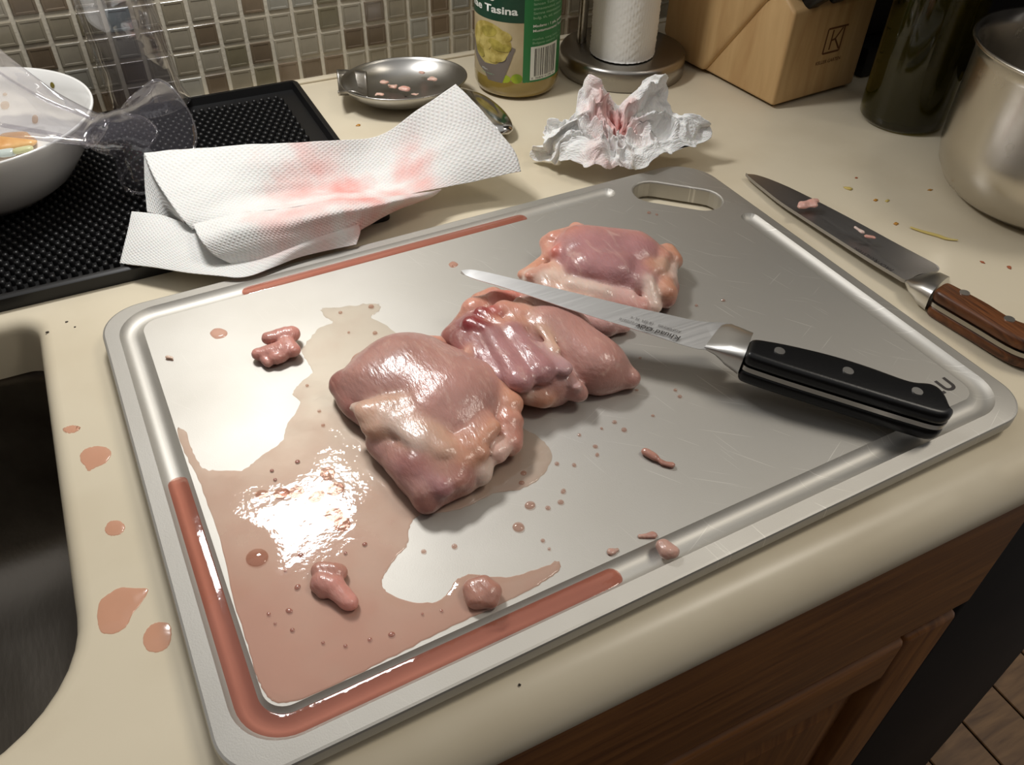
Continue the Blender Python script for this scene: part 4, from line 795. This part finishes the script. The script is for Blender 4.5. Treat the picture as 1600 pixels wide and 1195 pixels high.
# start both rings at the top and run them the same way round
o0 = 0
best = min(((sum(np.linalg.norm(mouth[(i*s+k) % 40]-neck[i]) for i in range(40))), k, s) for k in range(40) for s in (1, -1)); mouth = np.array([mouth[(i*best[2]+best[1]) % 40] for i in range(40)])
mid = neck*.45+mouth*.55; cm = mid.mean(0); mid = cm+(mid-cm)*.72+np.array([0, 0, .001]); mid2 = neck*.78+mouth*.22; cm = mid2.mean(0); mid2 = cm+(mid2-cm)*.86
S5 = np.array([neck, mid2, mid, neck*.12+mouth*.88, mouth]); bell = np.array([catmull(S5[:, i], 30) for i in range(40)]).transpose(1, 0, 2)
loft('flared_mouth', [list(map(tuple, r)) for r in bell], M['clear'], cp, True)
rim_ = closed_curve(mouth, 120); loft('rim_bead', [[tuple(c+.0011*np.array([math.cos(a)*.7, math.cos(a)*.7, math.sin(a)])) for a in np.linspace(0, 2*math.pi, 6, endpoint=False)] for c in np.vstack([rim_, rim_[:1]])], M['clear'], cp)
nr_ = neck.mean(0); col_r = [[tuple(nr_+(p-nr_)*s+np.array([dx, -dx*.3, -dx*.4])) for p in neck] for s, dx in ((1.02, -.002), (1.14, -.001), (1.14, .001), (1.02, .002))]
loft('collar', col_r, M['clear'], cp, True)
# clear curved guard standing at the wall
def guard():
    rings = []
    for z in np.linspace(.0098, .17, 14):
        fl = .010*max(0, (.022-z)/.012)**2; lean = (z-.01)*.06
        rings.append([(.033-lean+(.028+fl*max(0, k/25-.5))*math.cos(t), .722+.026*math.sin(t), z) for k, t in enumerate(np.linspace(math.radians(-160), math.radians(-2), 26))])
    o = loft('plastic_guard', rings, M['clear'], None, False, .0022); return tag(o, 'clear curved plastic guard standing upright at the tiles', 'guard')
guard()

# ------------------------------------------------------------------ steel spoon rest, spoon, paper towel holder
def spoon_rest():
    root = empty('spoon_rest', pp(632, 130, 0)); tag(root, 'oval stainless spoon rest with pink meat bits behind the towel', 'spoon rest')
    c = pp(632, 121, .021); A, B = .0535, .043; rot = -.12; rings = []
    def el(k, z): return [(c.x+k*A*math.cos(t)*math.cos(rot)-k*B*math.sin(t)*math.sin(rot), c.y+k*A*math.cos(t)*math.sin(rot)+k*B*math.sin(t)*math.cos(rot), z) for t in np.linspace(0, 2*math.pi, 72, endpoint=False)]
    inn = [(0.02, .0042), (.3, .0044), (.55, .0062), (.75, .0098), (.9, .0150), (.97, .0192), (1., .0212)]; out = [(1.012, .0214), (1.018, .0206), (.985, .0180), (.91, .0130), (.76, .0076), (.56, .0036), (.3, .0012), (.02, .0010)]
    loft('tray', [el(k, z) for k, z in inn+out], M['rest'], root)
    # short grooved handle on the left of the oval
    lp = [(572, 112), (556, 110), (541, 109), (526, 109)]; rp = [(575, 152), (556, 143), (541, 142), (528, 143)]; hz = [.0200, .0195, .0200, .0215]; rg = []
    for (l, r, z) in zip(lp, rp, hz):
        a = np.array(pp(*l, z)); b = np.array(pp(*r, z)); rg.append([tuple(a+(b-a)*t-np.array([0, 0, .010*math.sin(math.pi*t)**.7])) for t in np.linspace(0, 1, 16)])
    RG = np.array(rg); RG = np.array([catmull(RG[:, i], 14) for i in range(16)]).transpose(1, 0, 2); loft('grip', [list(map(tuple, r)) for r in RG], M['brushed'], root, False, .0016)
spoon_rest()
M['bit'] = mat('pink_meat_bit', (226, 168, 150), .3, coat=.4)
for k, (u, v, r, n, lab) in enumerate(((598, 128, 3.0, 3, 'pale bit of meat at the left in the spoon rest'), (613, 135, 3.0, 3, 'flat pale shred beside the pink lump in the spoon rest'), (631, 138, 4.4, 2, 'bright pink lump in the middle of the spoon rest'), (648, 147, 2.0, 2, 'small pink crumb at the front of the spoon rest'), (676, 123, 3.2, 3, 'pale bit of meat at the right in the spoon rest'), (658, 113, 2.2, 2, 'small pale crumb at the back of the spoon rest'), (594, 147, 2.4, 2, 'white crumb on the front rim of the spoon rest'))):
    d = .0095 if k not in (0, 4, 5, 6) else .0145
    lob = [L_(u, v, u+r*1.2, v+1, r*.75, r*.7, 0, .6, PK if k == 2 else (226, 186, 168), 1, None, d)]+[L_(u+random.uniform(-8, 8), v+random.uniform(-2, 2), u+random.uniform(-6, 6), v, r*.5, r*.45, 0, .6, (228, 190, 174), 1, None, d) for _ in range(n)]
    tag(flesh('meat_bit', lob, M['flesh'], .0008, None, amp=.0002, ns=700, seed=k), lab, 'meat bit', 'bits in the spoon rest')
def spoon_end():
    root = empty('steel_spoon', pp(770, 190, 0)); tag(root, 'rounded steel spoon end sticking out from under the paper towel', 'spoon')
    a = np.array(pp(706, 140, .010)); b = np.array(pp(793, 202, .012)); ax = b-a; Ln = np.linalg.norm(ax); ax /= Ln; sd = np.array([-ax[1], ax[0], 0]); sd /= np.linalg.norm(sd); rg = []
    for t in np.linspace(0, 1, 30):
        w_ = .0185*math.sqrt(max(1e-5, 1-((t-.42)/.58)**2)) if t > .42 else .0185*(.55+.45*math.sin(t/.42*math.pi/2)); h = .0105*(w_/.0185)
        c = a+ax*Ln*t; rg.append([tuple(c+sd*w_*math.cos(x)+np.array([0, 0, h*math.sin(x)-.004])) for x in np.linspace(0, math.pi, 20)])
    loft('spoon_bowl', rg, M['polish'], root, False, .0014)
spoon_end()
hd = empty('paper_towel_holder', (.4467, .650, 0)); tag(hd, 'brushed steel paper towel holder with a heavy round base', 'paper towel holder')
HB = (.4467, .650)
lathe('base', [(0, .0004), (.0575, .0004), (.0585, .0016), (.0585, .0165), (.0570, .0190), (.0545, .0200), (0, .0210)], HB, M['brushed'], hd, 96, 50)
lathe('pole', [(.006, .0200), (.006, .33), (.009, .335), (.009, .345), (0, .348)], (.4375, .6375), M['brushed'], hd, 24, 50)
ar = pp(912, 55, .020); lathe('tension_arm', [(.0045, .018), (.0045, .30), (0, .302)], (.4165, .675), M['brushed'], hd, 20, 50)
RC = (.4375, .6375)
M['roll'] = paper_mat('embossed_paper_roll', [], 'obj') if False else mat('embossed_paper_roll', (240, 238, 233), .9)
def roll():
    na, nz = 200, 130; vs, fs = [], []; R = .0292
    for j in range(nz):
        z = .0216+.26*j/(nz-1)
        for i in range(na):
            a = 2*math.pi*i/na; s = a*R; q = math.sin(s*2*math.pi/.0052)*math.sin(z*2*math.pi/.0052+(math.floor(s/.0052) % 2)*math.pi/2); r = R+.0007*max(0, q)+.0002*math.sin(z*90+a*3); vs.append((RC[0]+r*math.cos(a), RC[1]+r*math.sin(a), z))
    for j in range(nz-1):
        for i in range(na): k = (i+1) % na; fs.append((j*na+i, j*na+k, (j+1)*na+k, (j+1)*na+i))
    for zz, base in ((0, 0), (nz-1, (nz-1)*na)):
        b = len(vs)
        for i in range(na): a = 2*math.pi*i/na; vs.append((RC[0]+.018*math.cos(a), RC[1]+.018*math.sin(a), vs[base][2]))
        for i in range(na): k = (i+1) % na; fs.append((base+i, base+k, b+k, b+i))
    o = mk('paper_towel_roll', vs, fs, M['roll']); return tag(o, 'white embossed paper towel roll standing on the steel holder', 'paper towel')
roll()

# ------------------------------------------------------------------ jar with a printed label
JC = (.3391, .6563); JR = .0372
jar = empty('food_jar', (JC[0], JC[1], 0)); tag(jar, 'jar with a green printed label and yellow brine behind the spoon rest', 'jar')
M['brine'] = mat('yellow_brine_jar', (176, 152, 78), .12, var=(16, (150, 124, 58), .4, .65), coat=.6, trans=.25)
M['green'] = mat('label_green', (44, 120, 66), .38); M['dkgreen'] = mat('label_dark_green', (28, 66, 48), .38); M['lwhite'] = mat('label_white', (226, 228, 220), .45); M['lpale'] = mat('label_pale_green_print', (150, 190, 152), .45)
M['lbeige'] = mat('label_beige', (196, 180, 146), .45, var=(20, (176, 158, 122), .4, .6)); M['lgrey'] = mat('label_grey_bowl', (122, 112, 104), .45); M['lbean'] = mat('label_yellow_beans', (188, 172, 82), .45, var=(110, (148, 134, 56), .42, .6)); M['lbean2'] = mat('label_light_beans', (208, 190, 112), .45, var=(110, (170, 150, 72), .42, .6)); M['lime'] = mat('label_lime', (168, 184, 50), .45, var=(60, (120, 146, 36), .4, .6)); M['lblack'] = mat('label_black', (60, 56, 54), .5)
lathe('jar_body', [(0, .0008), (.030, .0008), (.0352, .0035), (.0372, .0085), (.0376, .016), (JR, .0205), (JR, .17), (.034, .182), (.030, .188), (.030, .200), (0, .2)], JC, M['brine'], jar, 80)
lathe('lid', [(.0, .212), (.031, .212), (.0325, .210), (.0325, .192), (.031, .191)], JC, M['dkgreen'], jar, 64, 40)
TH0 = math.atan2(-JC[1], -JC[0])           # the side of the jar that faces the lens
def wrap(bm, dr):
    for k in range(-30, 31): bmesh.ops.bisect_plane(bm, geom=bm.verts[:]+bm.edges[:]+bm.faces[:], plane_co=(k*.0025, 0, 0), plane_no=(1, 0, 0))
    r = JR+dr
    for v in bm.verts:
        a = TH0+v.co.x/JR; v.co = Vector((JC[0]+r*math.cos(a), JC[1]+r*math.sin(a), zm(v.co.y)))
def zm(z): return .016+(z-.0215)*.7035 if z < .094 else .067+(z-.094)*.7
def lab(name, pts, dr, matl, parent):
    bm = bmesh.new(); bm.faces.new([bm.verts.new((x, y, 0)) for x, y in pts]); wrap(bm, dr); return fromb(name, bm, matl, parent, True)
def labtext(body, x, z, size, dr, matl, parent, bold=0., align='LEFT'):
    t = text_mesh(body, size, Matrix.Translation((x, z, 0)), 'lettering', matl, parent, bold, align); bm = bmesh.new(); bm.from_mesh(t.data); wrap(bm, dr); bm.to_mesh(t.data); bm.free(); return t
def ell(cx, cy, rx, ry, rot=0, n=20): return [(cx+rx*math.cos(t)*math.cos(rot)-ry*math.sin(t)*math.sin(rot), cy+rx*math.cos(t)*math.sin(rot)+ry*math.sin(t)*math.cos(rot)) for t in np.linspace(0, 2*math.pi, n, endpoint=False)]
SEAM = .0055; ZL = .0215; ZP = .094
lp_ = lab('label_picture', [(-.0525, ZL), (SEAM, ZL), (SEAM, ZP), (-.0525, ZP)], .0002, M['lbeige'], jar)
lab('label_band', [(-.0525, ZP), (SEAM, ZP), (SEAM, .160), (-.0525, .160)], .0003, M['dkgreen'], jar)
gp_ = lab('label_panel', [(SEAM, ZL), (.0525, ZL), (.0525, .160), (SEAM, .160)], .0003, M['green'], jar)
# picture of a grey bowl of pale beans with a lime
lab('printed_lime', ell(.0005, .0280, .0050, .0060), .00035, M['lime'], lp_); lab('printed_lime', ell(-.0120, .0270, .0075, .0055), .00035, M['lime'], lp_)
lab('printed_bowl', [(-.050, .060), (-.046, .044), (-.038, .0345), (-.030, .0300), (-.026, ZL), (-.012, ZL), (-.007, .040), (-.001, .064), (-.004, .066), (-.009, .052), (-.018, .043), (-.030, .041), (-.042, .050), (-.047, .064)], .00045, M['lgrey'], lp_)
lab('printed_food', ell(-.0260, .0660, .0215, .0250, .2, 28), .0004, M['lbean2'], lp_)
for k, (x, z, a, b, r) in enumerate(((-.012, .078, .008, .006, -.4), (-.026, .080, .009, .0065, .3), (-.036, .072, .007, .005, -.7), (-.018, .066, .009, .0055, -.6), (-.030, .062, .008, .005, .5), (-.010, .064, .0055, .0045, .3), (-.024, .052, .009, .0055, -.8), (-.036, .053, .007, .0045, -.9), (-.014, .052, .006, .0045, .8))):
    lab('printed_bean', ell(x, z, a, b, r), .0005+.00005*k, M['lbean'] if k % 2 else M['lbean2'], lp_)
labtext('hae Tasina', -.0500, .1030, .0118, .0005, M['lwhite'], lp_, .0003)
labtext('nis', -.0330, .1160, .0118, .0005, M['lwhite'], lp_, .0003)
labtext('Mlan.', -.0335, .0330, .0035, .0006, M['lwhite'], lp_); labtext('nuns. moal r', -.0345, .0290, .0030, .0006, M['lpale'], lp_)
rows = ['Nuesel Tasona', 'anaual soma no', 'Bolanc asamin u', 'lanoan Tone dlin.am', 'annaoanolod, mana', 'Samna mantouman', 'bulg, th, ed, swanmed']
for k, t in enumerate(rows): labtext(t, .0130, .1290-.0052*k, .0042, .0005, M['lpale'], gp_, .00005)
labtext('Madanu : 1 pla. palana', .0130, .0885, .0042, .0005, M['lwhite'], gp_, .00008); labtext('Mustamuonund Tanune', .0130, .0830, .0042, .0005, M['lwhite'], gp_, .00008)
labtext('nualua. cang jutan. Tk', .0130, .0735, .0040, .0005, M['lpale'], gp_); labtext('Bulgano uananal. Tas mua', .0130, .0690, .0038, .0005, M['lpale'], gp_)
bc = lab('barcode_box', [(.0118, .0255), (.0415, .0255), (.0415, .0660), (.0118, .0660)], .0005, M['lwhite'], gp_)
x = .0155
while x < .0385:
    bw_ = random.choice((.0004, .0006, .0009)); lab('bar', [(x, .0300), (x+bw_, .0300), (x+bw_, .0635), (x, .0635)], .0006, M['lblack'], bc); x += bw_+random.choice((.0005, .0007, .0011))
labtext('0  36800 41290  6', .0130, .0266, .0034, .0006, M['lblack'], bc)

# ------------------------------------------------------------------ knife block
kb = empty('knife_block', (.555, .57, 0)); tag(kb, 'pale wooden knife block with a branded square mark', 'knife block')
KM = Matrix.Translation((.5195, .5183, 0)) @ Matrix.Rotation(.085, 4, 'Z')      # x along the branded face, y back, z up
def kprism(name, prof, x0, x1, matl, bev):  # profile in (y, z)
    bm = bmesh.new(); f = bm.faces.new([bm.verts.new((x0, y, z)) for y, z in prof]); r = bmesh.ops.extrude_face_region(bm, geom=[f])
    for g in r['geom']:
        if isinstance(g, bmesh.types.BMVert): g.co.x = x1
    bmesh.ops.bevel(bm, geom=bm.edges[:], offset=bev, segments=3, profile=.5, affect='EDGES'); bmesh.ops.transform(bm, matrix=KM, verts=bm.verts); return fromb(name, bm, matl, kb, True, 40)
kprism('front_wedge', [(0, .003), (0, .0815), (.015, .092), (.036, .0825), (.094, .003)], 0, .1005, M['block'], .0028)
kprism('slanted_body', [(.088, .003), (.130, .003), (.150, .02), (.150, .09), (.045, .20), (-.022, .150), (.010, .098), (.030, .084)], -.0045, .105, M['block'], .005)
kprism('base_pad', [(.006, .0002), (.006, .0032), (.125, .0032), (.125, .0002)], .006, .095, M['dark'], .0006)
M['burn'] = mat('burnt_brand', (104, 66, 34), .7)
def brand(name, pts):
    bm = bmesh.new(); bm.faces.new([bm.verts.new((x, -.0002, z)) for x, z in pts]); bmesh.ops.transform(bm, matrix=KM, verts=bm.verts); return fromb(name, bm, M['burn'], kb, False)
def bar2(x0, z0, x1, z1, w_):
    d = Vector((x1-x0, z1-z0)).normalized(); n = Vector((-d.y, d.x))*w_/2; return [(x0+n.x, z0+n.y), (x1+n.x, z1+n.y), (x1-n.x, z1-n.y), (x0-n.x, z0-n.y)]
bx, bz, s = .0470, .0400, .0200
for a in ((0, 0, 1, 0), (1, 0, 1, 1), (1.2, 1, 0, 1), (0, 1, 0, 0), (.34, .12, .34, .92), (.34, .5, .62, .54), (.56, .54, .9, .95), (.56, .54, .95, .08)): brand('burnt_mark', bar2(bx+a[0]*s, bz+a[1]*s*1.05, bx+a[2]*s, bz+a[3]*s*1.05, .0017))
text_mesh('KELLER GARTEN', .0042, KM @ Matrix.Translation((.057, -.0002, .0310)) @ Matrix.Rotation(math.pi/2, 4, 'X'), 'burnt_lettering', M['burn'], kb, .00006)
for k, (xx, lab_) in enumerate(((.022, 'black knife handle in the knife block, nearer the corner'), (.050, 'black knife handle in the knife block, to the right'))):
    bm = bmesh.new(); bmesh.ops.create_cube(bm, size=1); bmesh.ops.bevel(bm, geom=bm.edges[:], offset=.2, segments=3, profile=.5, affect='EDGES')
    bmesh.ops.transform(bm, matrix=KM @ Matrix.Translation((xx, -.010, .108)) @ Matrix.Rotation(math.radians(48), 4, 'X') @ Matrix.Diagonal((.016, .024, .09, 1)), verts=bm.verts); tag(fromb('block_knife', bm, M['black'], None, True), lab_, 'knife', 'knives in the block')

# ------------------------------------------------------------------ wine bottle, dark appliance, pot
bt = empty('wine_bottle', (.6113, .4588, 0)); tag(bt, 'dark green glass bottle holding dark liquid beside the pot', 'bottle')
M['bglass'] = mat('green_bottle_glass', (96, 98, 30), .04, trans=.0, spec=.6); 
mg, tt, dd, mm, gg = glassy('olive_bottle_glass', (74, 68, 18), .06, (.46, .42, .12, 1), .20); M['bglass'] = mg
M['wine'] = mat('dark_liquid', (12, 9, 8), .1, spec=.5)
BT = (.6113, .4588)
lathe('glass', [(0, .004), (.020, .0035), (.028, .0010), (.033, .0016), (.0350, .005), (.0352, .012), (.0352, .19), (.033, .205), (.022, .225), (.0145, .245), (.0140, .30), (0, .30)], BT, M['bglass'], bt, 72)
lathe('liquid', [(0, .0055), (.026, .0050), (.0318, .008), (.0325, .014), (.0325, .058), (0, .058)], BT, M['wine'], bt, 64, 50)
ba = empty('countertop_appliance', (.69, .62, 0)); tag(ba, 'black countertop appliance in the dark corner behind the bottle', 'appliance')
box('base', (.640, .537, .0005), (.735, .72, .028), M['dark'], ba, .003)
box('body', (.652, .560, .028), (.735, .72, .26), M['darkwall'], ba, .006)
pt_ = empty('saucepan', (.607, .317, 0)); tag(pt_, 'stainless steel pot with rounded base and rolled rim', 'pot')
PC = (.607, .317)
lathe('pot_body', [(0, .0006), (.055, .0006), (.062, .0026), (.0705, .0090), (.0765, .0190), (.0795, .032), (.0800, .045), (.0800, .098), (.0815, .1035), (.0840, .1062), (.0852, .1078), (.0846, .1095), (.0828, .1090), (.0800, .1050), (.0785, .099), (.0783, .045), (.0775, .032), (.0735, .0195), (.066, .0105), (.055, .0040), (0, .0040)], PC, M['pot'], pt_, 128)

# ------------------------------------------------------------------ crumbs on the counter, bits in the sink
M['cr1'] = mat('amber_crumb', (188, 130, 40), .35, coat=.3); M['cr2'] = mat('yellow_peel', (206, 184, 104), .35, coat=.3); M['cr3'] = mat('dark_speck', (50, 42, 34), .7); M['cr4'] = mat('red_brown_crumb', (170, 92, 56), .5); M['cr5'] = mat('pale_sink_bit', (150, 140, 122), .6)
def crumb(u, v, rx, ry, rot, mt, label, z=0., grp='crumbs on the counter', cat='crumb'):
    p = pp(u, v, z); bm = bmesh.new(); bmesh.ops.create_icosphere(bm, subdivisions=2, radius=1)
    for q in bm.verts: k = 1+.18*math.sin(q.co.x*5+u)+.14*math.sin(q.co.y*6+v); q.co = Vector((q.co.x*rx*k, q.co.y*ry*k, max(-.2, q.co.z)*min(rx, ry)*.55))
    bmesh.ops.transform(bm, matrix=Matrix.Translation((p.x, p.y, z+min(rx, ry)*.12)) @ Matrix.Rotation(rot, 4, 'Z'), verts=bm.verts); return tag(fromb('crumb', bm, mt, None, True), label, cat, grp)
crumb(1326, 295, .0034, .0020, -.9, M['cr2'], 'amber seed on the counter nearest the chef knife tip'); crumb(1338, 278, .0012, .001, 0, M['cr4'], 'tiny brown crumb above the amber seed'); crumb(1368, 313, .0018, .0014, .3, M['cr1'], 'orange brown crumb left of the pot'); crumb(1386, 314, .0024, .0012, .2, M['cr2'], 'pale yellow crumb beside the orange brown crumb')
crumb(1453, 297, .0024, .0010, -.3, M['cr1'], 'amber flake close to the pot'); crumb(1400, 350, .0018, .0016, .3, M['cr1'], 'orange smear of food above the chef knife heel'); crumb(1577, 418, .0018, .0014, .9, M['cr4'], 'reddish crumb in front of the pot'); crumb(1535, 410, .0012, .0016, .2, M['cr4'], 'brown speck in front of the pot, left of the reddish crumb'); crumb(560, 196, .0022, .0016, .2, M['cr1'], 'golden crumb between the mat and the spoon rest')
crumb(104, 503, .0009, .0007, 0, M['cr3'], 'black speck on the counter corner by the mat'); crumb(74, 519, .0010, .0007, 0, M['cr3'], 'black speck on the counter nearest the sink edge'); crumb(117, 511, .0006, .0006, 0, M['cr3'], 'faint dark speck on the counter left of the board'); crumb(812, 1070, .0006, .0006, 0, M['cr3'], 'dark speck on the counter in front of the board')
rg = []
for t, (u, v) in zip(np.linspace(0, 1, 18), catmull([(1423, 355), (1440, 361), (1465, 368), (1480, 373), (1496, 375)], 18)):
    p = pp(u, v, .0010); r = .0006+.0006*math.sin(math.pi*min(1, t*1.05))*(.5+t*.6); rg.append([(p.x+r*math.cos(a), p.y+r*.8*math.sin(a), .0010+.6*r*math.sin(a*1.0+.6)) for a in np.linspace(0, 2*math.pi, 8, endpoint=False)])
tag(loft('vegetable_peel', rg, M['cr2']), 'long thin yellow peel on the counter in front of the pot', 'peel')
for k, (u, v, r, lb) in enumerate(((52, 796, .0055, 'pale food bit in the sink, upper one'), (80, 855, .006, 'pale food bit in the sink, right one near the wall'), (112, 1082, .005, 'brown food bit in the sink below the counter corner'), (12, 790, .004, 'small pale food bit at the left edge of the sink'))):
    crumb(u, v, r*.8, r*.6, .5*k, M['cr5'] if k != 2 else M['cr4'], lb, -.193, 'food bits in the sink', 'food bit')
